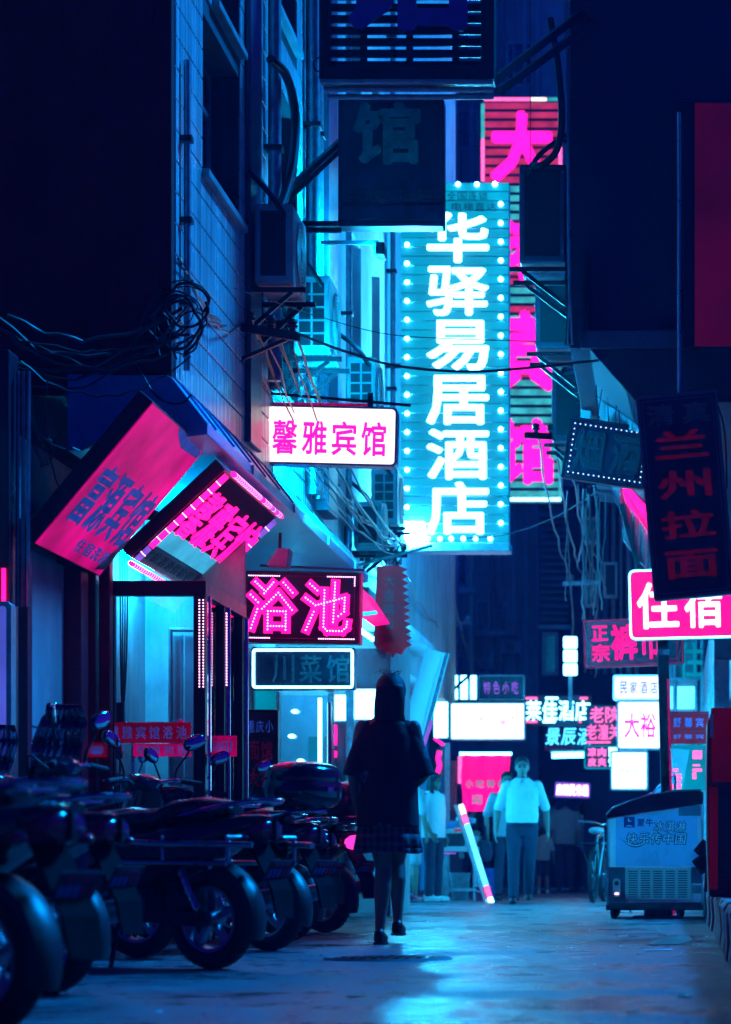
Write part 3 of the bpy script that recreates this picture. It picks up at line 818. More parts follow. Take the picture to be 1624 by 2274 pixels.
# buildings behind the right-hand signs
K = thing('right_shops', 'blue-lit wall with pipes behind the pink lodging sign', 'building', at(1600,1912,36))
a = at(1486,1912,36); b = at(1900,700,36)
MB().bb(a.x, b.x+4, 36, 42, 0, 9).build('wall','plaster_grey',K)
for px in (1500,1548,1562,1590,1612): 
    p = at(px,0,36); MB().tube([(p.x,35.93,.3),(p.x,35.93,8)], .03+.01*(px%3), 8).build('downpipe','galv',K)
p = at(1490,1560,36); q = at(1560,1470,36); MB().bb(p.x,q.x,35.9,35.99,at(0,1512,36).z,at(0,1506,36).z).build('ledge','plaster_pale',K)
p = at(1490,1575,36); q = at(1548,1525,36); MB().bb(p.x,q.x,35.95,35.99,p.z,q.z).build('lit_window','win_lit',K)
D2 = thing('right_block', 'dark block behind the wires on the right under the jutting storeys', 'building', at(1330,1912,44))
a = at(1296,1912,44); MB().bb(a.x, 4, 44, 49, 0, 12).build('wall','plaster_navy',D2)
for k in range(7):
    px = 1312+k*17; p = at(px,0,44); MB().tube([(p.x,43.94,3.5),(p.x,43.94,11.5)], rnd.uniform(.02,.05), 8).build('downpipe',rnd.choice(('galv','paint_blue_grey')),D2)
for (x0,x1,y0,y1) in ((1300,1330,1150,1210),(1340,1372,1250,1330),(1300,1326,1290,1350)):
    p = at(x0,y1,44); q = at(x1,y0,44)
    w = MB().bb(p.x,q.x,43.88,43.99,p.z,q.z).build('window','plaster_pale',D2,.01)
    MB().bb(p.x+.04,q.x-.04,43.86,43.87,p.z+.05,q.z-.05).build('pane','dark_glass',w)
# tall side wall left in the distance, beyond the pale building
MB_l = thing('far_left_building', 'hazy blue building behind the hotel sign on the left', 'building', (-4.2, 41, 0))
MB().bb(-12, -4.25, 41, 55, 0, 18).build('wall','plaster_grey',MB_l)
for k in range(3):
    for j in range(3):
        w = MB().bb(-4.26,-4.2,42.5+k*4,43.8+k*4,4+j*3.2,5.6+j*3.2).build('window','plaster_pale',MB_l)
        MB().bb(-4.21,-4.19,42.6+k*4,43.7+k*4,4.1+j*3.2,5.5+j*3.2).build('pane','dark_glass',w)

# added glowing shopfronts on both sides, mostly hidden, there to light road and people
def shopfront(label, X, s, y0, y1, n):
    e = thing('added_shopfront', label, 'shopfront', (X, y0, 0), 'added glowing shopfronts')
    MB().bb(*sorted((X, X-s*.3)), y0, y1, 2.45, 2.95).build('fascia', 'plaster_grey', e, .01)
    MB().bb(*sorted((X, X-s*.2)), y0, y1, 0, .35).build('plinth', 'concrete', e, .01)
    w = (y1-y0)/n
    for i in range(n):
        MB().bb(*sorted((X-s*.10, X-s*.12)), y0+i*w+.05, y0+(i+1)*w-.05, .35, 2.45).build('lit_pane', 'hidden_glow', e)
        MB().bb(*sorted((X, X-s*.15)), y0+i*w-.04, y0+i*w+.04, .35, 2.45).build('mullion', 'galv', e)
    return e
shopfront('added row of glowing shop windows on the left beyond the restaurant', -3.45, 1, 26.8, 35.0, 6)
shopfront('added row of glowing shop windows on the right beyond the lodging post', .42, -1, 26.6, 35.6, 6)

# floodlight on an arm below the dark box sign, aimed at the tiled wall
fl_ = thing('wall_floodlight', 'small floodlight on an arm below the dark box sign lighting the tiled wall', 'lamp', (XA, 22.7, 5.5))
MB().bar((XA, 22.7, 5.62), (-2.42, 22.7, 5.62), .03, .03).build('arm', 'iron', fl_)
MB().bb(-2.44, -2.36, 22.58, 22.82, 5.50, 5.60).build('housing', 'iron', fl_, .008)
MB().bb(-2.446, -2.441, 22.60, 22.80, 5.51, 5.59).build('lens', 'wall_flood', fl_)
# ------------------------------------------------------------------ air conditioners on brackets
def ac_unit(label, Xw, Y, ztop, L=.72, Dp=.27, Hh=.56, side=1, off=.06, pale=True, grid=False):
    """outdoor unit on a wall at X = Xw, alley side +1 / -1, long face to the alley, end towards the camera"""
    s = side
    e = thing('air_conditioner', label, 'air conditioner', (Xw, Y, ztop-Hh), 'air conditioners on the walls')
    x0, x1 = sorted((Xw+s*off, Xw+s*(off+Dp)))
    MB().bb(x0, x1, Y, Y+L, ztop-Hh, ztop).build('casing', 'ac_white' if pale else 'paint_blue_grey', e, .018, 3)
    # recessed end panel
    if grid:
        for i in range(2):
            for j in range(5):
                a = x0+.035+i*(Dp-.07)/2+.008; b = a+(Dp-.07)/2-.016
                c = ztop-Hh+.05+j*(Hh-.1)/5+.008; d = c+(Hh-.1)/5-.016
                MB().bb(a, b, Y-.003, Y+.004, c, d).build('vent_panel', 'ac_dark', e)
    else:
        MB().bb(x0+.04, x1-.05, Y-.003, Y+.004, ztop-Hh+.05, ztop-.05).build('vent_panel', 'ac_dark', e, .006)
        MB().ell((x1-.025, Y-.001, ztop-.06), (.007,.004,.007), 8, 5).build('screw', 'galv', e)
        MB().ell((x1-.025, Y-.001, ztop-Hh+.09), (.007,.004,.007), 8, 5).build('screw', 'galv', e)
    # fan grille on the alley face
    xf = x1 if s > 0 else x0
    cy = Y+L*.56; cz = ztop-Hh*.5; g = MB()
    T = Matrix.Translation((xf+s*.006, cy, cz)) @ Matrix.Rotation(R(90), 4, 'Z')
    for rr in (.06,.09,.12,.15,.18,.21,.235): g.lathe([(rr-.0035,-.004),(rr+.0035,-.004),(rr+.0035,.004),(rr-.0035,.004)], 28, T, True)
    for k in range(12):
        w = R(30*k); g.bar((xf+s*.006, cy+.05*math.cos(w), cz+.05*math.sin(w)), (xf+s*.006, cy+.24*math.cos(w), cz+.24*math.sin(w)), .006, .006)
    g.build('fan_grille', 'ac_white', e)
    MB().lathe([(.001,0),(.24,0)], 28, Matrix.Translation((xf+s*.0015, cy, cz)) @ Matrix.Rotation(R(90),4,'Z')).build('fan_well', 'ac_dark', e, fix=False)
    # bracket
    zb = ztop-Hh
    for yy in (Y+.1, Y+L-.1):
        b = MB(); b.bar((Xw, yy, zb-.03), (Xw+s*(off+Dp+.08), yy, zb-.03), .035, .035)
        b.bar((Xw+s*.01, yy, zb-.32), (Xw+s*(off+Dp-.02), yy, zb-.045), .03, .03)
        b.bar((Xw+s*.02, yy, zb-.36), (Xw+s*.02, yy, zb+.22), .04, .035)
        b.build('bracket', 'iron', e)
    MB().tube(smooth_path([(xf-s*.05, Y+.02, ztop-.1),(xf-s*.16, Y-.05, ztop+.06),(Xw+s*.03, Y-.02, ztop+.22)],6), .02, 8).build('pipe', 'cable', e)
    return e
zt = 5.12
ac_unit('nearest air conditioner high on the tiled wall, dark end panel towards the viewer', XA, 19.3, 5.13, off=.07)
ac_unit('air conditioner with a gridded end, second along the tiled wall', XA, 21.15, 5.02, off=.09, Dp=.28, Hh=.60, grid=True)
ac_unit('gridded air conditioner directly above the right end of the white hotel sign', XA, 24.3, 4.97, off=.12, grid=True, L=.6)
ac_unit('gridded air conditioner below the white hotel sign beside the cyan sign', XB, 27.6, 4.45, off=.12, grid=True, L=.65)
ac_unit('small air conditioner low on the pale wall under the white hotel sign', XB, 26.3, 3.95, off=.10, L=.5, Hh=.45)
# on the right-hand building, alley side -X
ac_unit('upper dark air conditioner overlapping the pink hotel sign on the right', xl, 21.1, at(0,364,21.1).z, L=.7, Dp=.36, Hh=.76, side=-1, off=.03, pale=False)
ac_unit('middle dark air conditioner of the column on the right building edge', xl, 23.2, at(0,600,23.2).z, L=.7, Dp=.34, Hh=.66, side=-1, off=.03, pale=False)
ac_unit('lowest dark air conditioner of the column on the right building edge', xl, 26.2, at(0,820,26.2).z, L=.7, Dp=.33, Hh=.68, side=-1, off=.03, pale=False)
# far ones on the end building
def far_ac(label, px0, px1, py0, py1, Y=55.8):
    a = at(px0,py1,Y); b = at(px1,py0,Y)
    e = thing('air_conditioner', label, 'air conditioner', a, 'air conditioners on the walls')
    MB().bb(a.x,b.x,Y-.4,Y-.02,a.z,b.z).build('casing','ac_white',e,.02)
    cx=(a.x*.6+b.x*.4); cz=(a.z+b.z)/2; r=(b.z-a.z)*.4
    MB().lathe([(.001,0),(r,0)],20,Matrix.Translation((cx,Y-.405,cz))).build('fan_well','ac_dark',e,fix=False)
    g=MB()
    for q in (.4,.7,1.): g.lathe([(r*q-.008,-.006),(r*q+.008,-.006),(r*q+.008,.006),(r*q-.008,.006)],20,Matrix.Translation((cx,Y-.412,cz)),True)
    g.build('fan_grille','ac_white',e)
    for xx in (a.x+.06,b.x-.06): MB().bar((xx,Y-.45,a.z-.03),(xx,Y,a.z-.03),.03,.03).build('bracket','iron',e)
far_ac('far air conditioner on the end building below the lit bulbs', 1068, 1100, 1462, 1488)
far_ac('far air conditioner under the gridded window on the end building', 1115, 1160, 1425, 1455)
far_ac('far air conditioner left of the dark blue sign on the end building', 960, 1000, 1405, 1440)
# ------------------------------------------------------------------ signs
class Px:
    """local sign coordinates from grid spots, for an upright sign"""
    def __init__(s, x0, y0, x1, y1, Y): s.cx=(x0+x1)/2; s.cy=(y0+y1)/2; s.k=Y/F
    def x(s, p): return (p-s.cx)*s.k
    def z(s, p): return (s.cy-p)*s.k

# tall cyan hotel sign
Yc = 30.0
rc = (890, 405, 1130, 1205)
e, W, Hh = sign_at('hotel_sign', 'tall glowing cyan hotel sign with white characters and a border of bulbs', *rc, Yc)
P = Px(*rc, Yc); k = P.k
MB().bb(-W/2, W/2, .02, .30, -Hh/2, Hh/2).build('casing', 'galv', e, .008)
n = 39
for i in range(n):
    z0 = -Hh/2 + Hh*i/n; z1 = -Hh/2 + Hh*(i+1)/n
    MB().prism([(0,0)]*3, 0, 0) if False else MB().add([(-W/2,-.012,z0+.012),(W/2,-.012,z0+.012),(W/2,.019,z0+.012),(-W/2,.019,z0+.012),(-W/2,.0,z1-.004),(W/2,.0,z1-.004),(W/2,.019,z1-.004),(-W/2,.019,z1-.004)],
        [(0,3,2,1),(4,5,6,7),(0,1,5,4),(1,2,6,5),(2,3,7,6),(3,0,4,7)]).build('slat', 'cy_slat' if rnd.random() < .6 else 'cy_slat_b', e)
ys = [(475,586),(595,703),(714,824),(836,945),(955,1067),(1072,1190)]
rim = []
for ch, (a, b) in zip('华驿易居酒店', ys):
    cx, cz, w, h = P.x(1018), P.z((a+b)/2), 138*k, (b-a)*k
    character(e, ch, cx, cz, w, h, 'cy_hot', -.06, .03, .020)
    for (p, q) in glyph(ch, .020)[2]:
        L = math.hypot((p[0]-q[0])*w, (p[1]-q[1])*h); m_ = max(1, int(L/.03))
        for j in range(m_):
            t = j/m_; rim.append((cx+(p[0]+(q[0]-p[0])*t)*w, cz+(p[1]+(q[1]-p[1])*t)*h))
dots(e, rim, .009, 'cy_dot', -.095, 'led_dots', 6, .01)
bul = [(P.x(1113), P.z(455+41.6*i)) for i in range(18)] + [(P.x(905), P.z(545+41.6*i)) for i in range(15)]
bul += [(P.x(v), P.z(411)) for v in (1018,1060,1100)] + [(P.x(v), P.z(1197)) for v in (952,978,1003,1030,1057,1090)]
bm_ = None
for (x, z) in bul:
    mb = MB().ell((x,-.04,z), (.026,.03,.026), 10, 6)
    mb.build('bulb', 'cy_bulb', e)
for (t, yy, xx0, xx1) in (('全国连锁', 436, 992, 1085), ('电梯直达', 460, 1002, 1105)):
    write(e, t, P.x((xx0+xx1)/2), P.z(yy), (xx1-xx0)*k, 19*k, 'print_black', -.018, .12, .004, .006)
MB().bb(P.x(902), P.x(944), -.12, -.03, P.z(1200), P.z(1162)).build('flood_lamp', 'flood', e)
MB().bb(-W/2+.03, W/2-.03, .302, .312, -Hh/2+.03, Hh/2-.03).build('rear_face', 'hidden_glow', e)
MB().bb(-W/2-.02, W/2+.02, -.05, .31, -Hh/2-.10, -Hh/2-.002).build('lower_rail', 'galv', e, .01)
for zz in (-Hh*.36, 0, Hh*.4):
    MB().bar((-W/2-.35, .2, zz), (-W/2+.02, .2, zz), .05, .05).build('wall_arm', 'iron', e)

# pink hotel sign behind it
Yp = 42.0
rp = (1068, 215, 1250, 1118)
e, W, Hh = sign_at('hotel_sign', 'tall pink character sign with striped slats behind the cyan sign', *rp, Yp)
P = Px(*rp, Yp); k = P.k
MB().bb(-W/2, W/2, .02, .3, -Hh/2, Hh/2).build('casing', 'sign_navy', e)
n = 43
for i in range(n):
    z1 = Hh/2-.09 - (Hh-.14)*i/n; z0 = z1 - (Hh-.14)/n*.62
    m_ = 'slat_pink' if (i < 9 or i in (13,14,18,19,22,29,35)) else 'slat_mint'
    MB().bb(-W/2+.06, W/2-.06, -.004, .018, z0, z1).build('slat', m_, e)
for ch, (x0,y0,x1,y1) in zip('大港宾馆', ((1090,250,1230,408),(1104,482,1232,636),(1106,690,1232,872),(1108,930,1234,1078))):
    character(e, ch, P.x((x0+x1)/2), P.z((y0+y1)/2), (x1-x0)*k, (y1-y0)*k, 'pink_letter', -.08, .04, .042)
def nt(x0,y0,x1,y1,m_,r=.028):
    MB().tube([(P.x(x0),-.05,P.z(y0)),(P.x(x1),-.05,P.z(y1))], r, 10).build('tube', m_, e)
nt(1076,222,1178,222,'pink_soft'); nt(1180,222,1215,222,'white_warm'); nt(1217,222,1246,222,'slat_mint')
nt(1073,232,1073,308,'slat_mint'); nt(1073,310,1073,404,'pink_soft')
for i in range(9): nt(1245, 230+i*98, 1245, 322+i*98, ('slat_mint','pink_soft','slat_mint','white_warm')[i%4])
nt(1130,1110,1246,1110,'white_hot')
for zz in (-Hh*.3, Hh*.05, Hh*.4): MB().bar((W/2-.02,.2,zz),(W/2+.9,.2,zz),.06,.06).build('wall_arm','iron',e)

# dark sign with its back-lit print off, top centre
Yt = 20.2
rt = (712, -170, 1100, 182)
e, W, Hh = sign_at('frame_sign', 'unlit slatted sign frame overhead with a purple character, cut off at the top', *rt, Yt)
P = Px(*rt, Yt); k = P.k
MB().ring([(-W/2,-Hh/2),(W/2,-Hh/2),(W/2,Hh/2),(-W/2,Hh/2)], [(-W/2+.07,-Hh/2+.10),(W/2-.10,-Hh/2+.10),(W/2-.10,Hh/2-.1),(-W/2+.07,Hh/2-.1)], -.09, .14).build('frame','iron',e,.008)
for i in range(14):
    z0 = -Hh/2+.115+i*.085
    MB().bb(-W/2+.07, W/2-.1, .06, .08, z0, z0+.058).build('slat','black_metal',e)
for xx in (-.36,-.02,.32): MB().bb(xx, xx+.05, .085, .12, -Hh/2+.1, Hh/2-.1).build('upright','iron',e)
character(e, '馆', P.x(900), P.z(-72), 300*k, 292*k, 'sign_purple', -.02, .05, .03)
mb = MB()
for i in range(3): mb.tube([(-W/2+.01+.02*i,-.10+.05*i,-Hh/2-.025-.042*i),(W/2-.01,-.10+.05*i,-Hh/2-.025-.042*i)], .02, 10)
mb.build('lower_rail','galv',e)
for (dx,dz) in ((0,0),(.09,-.07)):
    MB().bar((W/2-.02+dx*.6, .05, -Hh/2+.02+dz), (W/2+.62+dx, .75, Hh/2-.42+dz), .055, .055).build('strut','iron',e)
MB().tube(smooth_path([(-W/2+.02,0,-Hh/2+.2),(-W/2-.05,0,-Hh/2+.15),(-W/2-.03,0,-Hh/2+.08),(-W/2+.02,0,-Hh/2+.1)],5),.006,6).build('wire_loop','cable',e)

# dark blue hotel box below it
Yd = 21.6
rd = (755, 226, 988, 508)
e, W, Hh = sign_at('box_sign', 'unlit dark blue box sign hanging from the left wall on black struts', *rd, Yd, yaw=-2)
P = Px(*rd, Yd); k = P.k
fy = frame_box(e, W, Hh, .2, 'sign_navy', 'sign_navy', r=.015, rim=.02)
character(e, '馆', P.x(862), P.z(302), 150*k, 140*k, 'sign_print_dim', fy-.001, .006, .035)
write(e, '温馨雅居', P.x(872), P.z(446), 190*k, 40*k, 'print_black', fy-.001, .1, .006, .012)
MB().bb(-W/2+.02, W/2-.02, fy-.012, fy, -Hh/2+.05, -Hh/2+.16).build('print_band','sign_navy',e)
def strut(p0, p1, w=.04): MB().bar(e.matrix_world.inverted() @ Vector(p0) if False else Vector(p0)-Vector(e.location), Vector(p1)-Vector(e.location), w, w).build('strut','iron',e)
e.rotation_euler = (0,0,0)
strut((XA, 20.7, at(610,452,20.7).z), at(757,312,21.6)); strut((XA, 20.9, at(622,462,20.9).z), at(757,330,21.6))
strut((XA, 21.4, at(640,497,21.4).z), at(757,497,21.6)); strut((XA, 21.4, at(640,511,21.4).z), at(757,511,21.6))

# white lit hotel box
Yw = 20.6
rw = (592, 906, 884, 1036)
e, W, Hh = sign_at('lit_box_sign', 'glowing white box sign with four pink characters on the left wall', *rw, Yw, roll=1.4)
P = Px(*rw, Yw); k = P.k
fy = frame_box(e, W, Hh, .18, 'galv', 'white_warm', r=.035, rim=.014)
write(e, '馨雅宾馆', P.x(735), P.z(977), 262*k, 76*k, 'pink_hot', fy-.001, .16, .006, .018)
MB().tube([(-W/2+.05,0,Hh/2+.02),(W/2-.2,0,Hh/2+.03)],.012,8).build('conduit','pink_dim',e)
for zz in (.12,-.13): MB().bb(-W/2-.07,-W/2+.002,-.02,.05,zz-.03,zz+.03).build('wall_arm','paint_blue_grey',e,.004)
MB().bar((-W/2-.02,0,Hh/2+.10),(W/2+.08,.1,Hh/2+.05),.02,.02).build('upper_bar','iron',e)
MB().bb(.26,.30,-.02,.02,Hh/2,Hh/2+.12).build('bar_post','iron',e)
MB().prism(rrect(W-.03,Hh-.03,.03),.0905,.096).build('rear_face','added_rear_glow',e)  # added glow facing away from view, lights freezer and road
wm=MB()
for i in range(34):
    x=-W/2+.06+i*.025; wm.tube([(x,-.02,-Hh/2-.004),(x+.008,-.03,-Hh/2-.012),(x+.016,-.02,-Hh/2-.004)],.003,5)
stuff(wm.build('edge_fringe','cable',e))

# bath sign
Yb = 20.9
rb = (547, 1272, 800, 1430)
e, W, Hh = sign_at('led_sign', 'pink two-character bath sign edged with rows of glowing dots', *rb, Yb, roll=.9)
fy = frame_box(e, W, Hh, .16, 'red_paint', 'sign_navy', r=.012, rim=.016)
def q2(x, y): return ((x-125)/925*W - W/2, Hh/2 - (y-195)/575*Hh)
yu = [[(215,285),(285,350)],[(362,288),(288,378)],[(442,288),(518,370)],[(178,390),(240,450)],[(236,505),(184,658)],
      [(402,370),(272,502)],[(402,370),(514,508)],[(320,520),(465,520),(465,668)],[(320,520),(320,668)],[(320,640),(462,640)]]
ch_ = [[(656,296),(716,348)],[(622,408),(704,468)],[(690,520),(628,668)],[(704,468),(940,402),(936,515),(888,552)],
       [(775,345),(770,640),(800,672),(920,672),(955,640),(962,596)],[(860,282),(848,602)]]
for strokes in (yu, ch_):
    mb = MB(); wd = .033; lv = 0
    for st in strokes:
        for a, b in zip(st[:-1], st[1:]):
            a = Vector(q2(*a)); b = Vector(q2(*b)); t = (b-a).normalized(); nn = Vector((-t.y, t.x))*wd
            a = a - t*.026; b = b + t*.026
            mb.prism([tuple(a-nn), tuple(b-nn), tuple(b+nn), tuple(a+nn)], fy-.02-lv*.0012, fy-.001); lv += 1
    mb.build('character', 'pink_hot', e)
pts = []
for st in yu+ch_: pts += along([q2(*p) for p in st], .0235)
dots(e, pts, .0062, 'pink_led', fy-.038, 'led_dots', 7, .006)
bp = along([(-W/2+.03,Hh/2-.035),(-W/2+.26,Hh/2-.035)],.0165)+along([(W/2-.24,Hh/2-.035),(W/2-.035,Hh/2-.035),(W/2-.035,Hh/2-.1)],.0165)
bp += along([(-W/2+.03,-Hh/2+.035),(-W/2+.19,-Hh/2+.035)],.0165)+along([(W/2-.30,-Hh/2+.035),(W/2-.035,-Hh/2+.035)],.0165)
dots(e, bp, .0055, 'pink_led', fy-.001, 'border_dots', 7, .006)
dm = along([(-W/2+.27,Hh/2-.035),(W/2-.25,Hh/2-.035)],.0165)+along([(-W/2+.2,-Hh/2+.035),(W/2-.31,-Hh/2+.035)],.0165)+along([(W/2-.035,Hh/2-.11),(W/2-.035,-Hh/2+.05)],.0165)
dots(e, dm, .004, 'pink_dim', fy-.001, 'border_dots', 6, .005)
MB().bar((-W/2+.1,.0,Hh/2+.05),(W/2+.03,-.02,Hh/2+.025),.018,.018).build('hanger','red_paint',e)
MB().bb(W/2+.002,W/2+.012,-.07,.07,-Hh/2,Hh/2).build('side_glow_strip','pink_dim',e)
# leaf-shaped bracket corner lamp under the canopy
lm = thing('flood_lamp', 'pale angled lamp housing above the pink bath sign', 'lamp', at(645,1240,19.8))
a=at(596,1258,19.8); b=at(622,1220,19.8); c=at(648,1222,19.8); d=at(640,1262,19.8)
MB().prism([(p.x,p.z) for p in (a,b,c,d)], 19.7, 19.9).build('housing','plaster_pale',lm,.005)
MB().bar(b,b+Vector((0,.02,.12)),.02,.02).build('arm','iron',lm)

# Sichuan restaurant sign with cyan outline
Ys = 22.6
rs = (562, 1440, 790, 1533)
e, W, Hh = sign_at('neon_outline_sign', 'dark restaurant sign outlined by a bright cyan tube below the bath sign', *rs, Ys)
fy = frame_box(e, W, Hh, .14, 'sign_navy', 'sign_navy', r=.012, rim=.012)
ou = rrect(W-.035, Hh-.04, .02, 3)
mb = MB().tube([(x, fy-.012, z) for x, z in ou]+[(ou[0][0], fy-.012, ou[0][1])], .0105, 8)
mb.build('neon_outline','cy_tube',e)
dots(e, along(ou,.017,True), .0125, 'cy_dot', fy-.02, 'led_dots', 6, .005)
write(e, '川菜馆', .06, 0, W*.80, Hh*.66, 'sign_print_dim', fy-.001, .18, .006, .014)

# jagged flag
fl = thing('jagged_flag', 'dark red vertical flag with a saw-toothed edge hanging from a bar', 'flag', at(872,1250,24.5))
Yf = 24.5
L_ = [(838,1258),(836,1300),(834,1350),(832,1395),(830,1428)]
Bt = [(838,1442),(848,1440),(856,1452),(866,1448),(872,1462),(880,1450),(892,1455),(898,1444)]
Rt = []
for i in range(12):
    y_ = 1436-i*15.2; xx = 910-(i*.9); Rt += [(xx-7, y_+3), (xx+6, y_-4)]
Rt += [(884,1256)]
poly = [at(x,yv,Yf) for x,yv in L_+Bt+Rt]
mb = MB(); nn=len(poly)
mb.prism([(p.x,p.z) for p in poly], Yf-.012, Yf).build('cloth','flag_painted_glow',fl)
for i, ch in enumerate('大盘鸡面馆'):
    p = at(866-i*1.2, 1290+i*32, Yf)
    vs, fs, _ = glyph(ch, .02)
    MB().add([(p.x+vx*.10, Yf-.013-(1-vd)*.003, p.z+vz*.105) for vx,vz,vd in vs], fs).build('character','print_black',fl)
MB().bar(at(770,1262,Yf), at(960,1212,Yf), .025, .025).build('hanging_bar','iron',fl)

# tilted pink signs over the doorway: long edge runs along the alley
def tilted(name, label, yn, yf_, topX, topz, botX, botz, t=.09):
    """local frame: x along the alley, z up the slope, -y out of the face"""
    u = Vector((0,1,0)); v = Vector((topX-botX, 0, topz-botz)); Hs = v.length; v.normalize()
    nrm = u.cross(v).normalized()            # y axis so that x,y,z is right handed: y = z cross x
    yv = v.cross(u)
    c = Vector(((topX+botX)/2, (yn+yf_)/2, (topz+botz)/2))
    m = Matrix((( u.x, yv.x, v.x),(u.y,yv.y,v.y),(u.z,yv.z,v.z))).to_4x4(); m.translation = c
    e = thing(name, label, 'sign', c, local=True); e.matrix_world = m
    return e, yf_-yn, Hs
e, W, Hh = tilted('fascia_sign', 'large faded pink fascia sign with blue characters tilted over the left doorway', 15.35, 17.08, -2.93, 3.10, -3.60, 2.30)
MB().bb(-W/2,W/2,-.04,.06,-Hh/2,Hh/2).build('casing','red_paint',e,.006)
MB().bb(-W/2+.012,W/2-.012,-.048,-.041,-Hh/2+.012,Hh/2-.012).build('face','tilt_pink',e)
write(e, '富源宾馆', .02, -.10, W*.90, Hh*.40, 'blue_print', -.049, .12, .004, .02)
write(e, '住宿洗浴', .30, -.40, W*.52, Hh*.09, 'blue_print', -.049, .2, .004, .01)
MB().add([(-.05,-.052,Hh/2-.012),(.60,-.052,Hh/2-.012),(.84,-.052,Hh/2-.05),(.80,-.052,Hh/2-.09),(.30,-.052,Hh/2-.10),(.05,-.052,Hh/2-.05)],[(0,1,2,3,4,5)]).build('torn_patch','blue_print',e)
MB().add([(W/2-.25,-.052,-Hh/2+.03),(W/2-.02,-.052,-Hh/2+.06),(W/2-.02,-.052,-.22),(W/2-.10,-.052,-.25)],[(0,1,2,3)]).build('stain_patch','sign_print_dim',e)
e, W, Hh = tilted('neon_fascia_sign', 'smaller tilted fascia sign framed with pink neon tubes beside the large pink one', 17.35, 19.65, -2.84, 3.0, -3.44, 2.44)
MB().bb(-W/2,W/2,-.03,.06,-Hh/2,Hh/2).build('casing','red_paint',e,.006)
MB().bb(-W/2+.02,W/2-.02,-.038,-.031,-Hh/2+.02,Hh/2-.02).build('face','sign_matte',e)
MB().bb(-W/2+.02,W/2-.02,-.044,-.039,-Hh/2+.16,-Hh/2+.30).build('reflection_band','reflection_glow',e)  # cyan-white reflection painted as a glowing band
MB().bb(-W/2+.02,W/2-.02,-.044,-.039,-Hh/2+.02,-Hh/2+.155).build('text_band','sign_print_dim',e)
write(e, '馨雅宾馆', .02, .08, W*.92, Hh*.48, 'pink_hot', -.055, .12, .012, .010)
write(e, '客房浴池住宿请上楼', .02, -Hh/2+.09, W*.92, .085, 'print_black', -.045, .15, .003, .012)
def tb(x0,z0,x1,z1,m_='pink_tube',r=.02): 
    MB().tube([(x0,-.06,z0),(x1,-.06,z1)], r, 10).build('tube', m_, e)
    mb=MB(); nseg=max(2,int(math.hypot(x1-x0,z1-z0)/.07)); a=Vector((x0,-.06,z0)); b=Vector((x1,-.06,z1)); t=(b-a).normalized()
    for i in range(1,nseg): p=a.lerp(b,i/nseg); mb.tube([p-t*.003,p+t*.003],r*1.06,10)
    stuff(mb.build('tube_rings','pink_led',e))
tb(-W/2+.03,Hh/2-.02,-W/2+.03,-Hh/2+.14); tb(-W/2+.03,-Hh/2+.13,-W/2+.03,-Hh/2+.02,'violet_print')
tb(-W/2+.12,Hh/2+.015,.15,Hh/2+.015,r=.018); tb(.22,Hh/2+.015,.62,Hh/2+.015,r=.018); tb(.85,Hh/2+.015,W/2-.02,Hh/2+.015,r=.018); tb(.66,Hh/2+.015,.82,Hh/2+.015,'violet_print',.016)
tb(W/2-.04,Hh/2-.04,W/2-.04,Hh/2-.20,'violet_print'); tb(W/2-.04,Hh/2-.22,W/2-.04,-Hh/2+.02)
tb(-W/2-.02,-Hh/2-.02,W/2-.6,-Hh/2-.03,r=.018)

# ------------------------------------------------------------------ right-hand signs
Yn = 19.5
rn = (1433, 876, 1613, 1328)
e, W, Hh = sign_at('noodle_sign', 'tall unlit noodle sign with dim red characters hanging askew on the right', *rn, Yn, roll=-5.2)
P = Px(*rn, Yn); k = P.k
fy = frame_box(e, W, Hh, .14, 'paint_blue_grey', 'sign_navy', r=.02, rim=.02)
write(e, '清真', 0, Hh/2-.145, W*.88, .15, 'sign_print_dim', fy-.001, .22, .004, .02)
for i, ch in enumerate('兰州拉面'):
    character(e, ch, .0, Hh/2-.36-i*.285, W*.66, .20, 'letter_painted_glow', fy-.001, .004, .024)
MB().ring(rrect(W-.07,Hh-.07,.015),rrect(W-.085,Hh-.085,.012),fy-.003,fy).build('inner_line','paint_blue_grey',e)
pm = e.matrix_world
MB().tube([(.02,.0,Hh/2-.02),(.02+.0906*2.0,.0,Hh/2+2.0)], .014, 8).build('hanging_pole','steel',e)
MB().tube(smooth_path([(W/2-.01,-.03,Hh/2-.06),(W/2+.03,-.02,Hh/2-.3),(W/2+.01,-.03,Hh/2-.7)],6),.006,6).build('wire','cable',e)

Yk = 22.4
rk = (1256, 940, 1444, 1076)
e, W, Hh = sign_at('dotted_sign', 'dark wine and tobacco sign with a border of tiny blue lights hanging tilted', *rk, Yk, roll=8.6)
fy = frame_box(e, W, Hh, .12, 'black_metal', 'sign_navy', r=.012, rim=.01)
dots(e, along([(-W/2+.05,Hh/2-.05),(W/2-.05,Hh/2-.05),(W/2-.05,-Hh/2+.05),(-W/2+.05,-Hh/2+.05)],.043,True), .0058, 'blue_dots', fy-.001, 'border_dots', 7, .004)
for i, ch in enumerate('烟酒'):
    character(e, ch, -W*.22+i*W*.44, 0, W*.36, Hh*.66, 'paint_blue_grey', fy-.001, .004, .03)
    character(e, ch, -W*.22+i*W*.44, 0, W*.35, Hh*.65, 'print_black', fy-.006, .004, .02)
for xx in (-.12,.02): MB().tube(smooth_path([(xx,0,Hh/2),(xx+.008,0,Hh/2+.04),(xx-.006,0,Hh/2+.08),(xx+.0,0,Hh/2+.5)],5),.004,5).build('hanging_wire','cable',e)

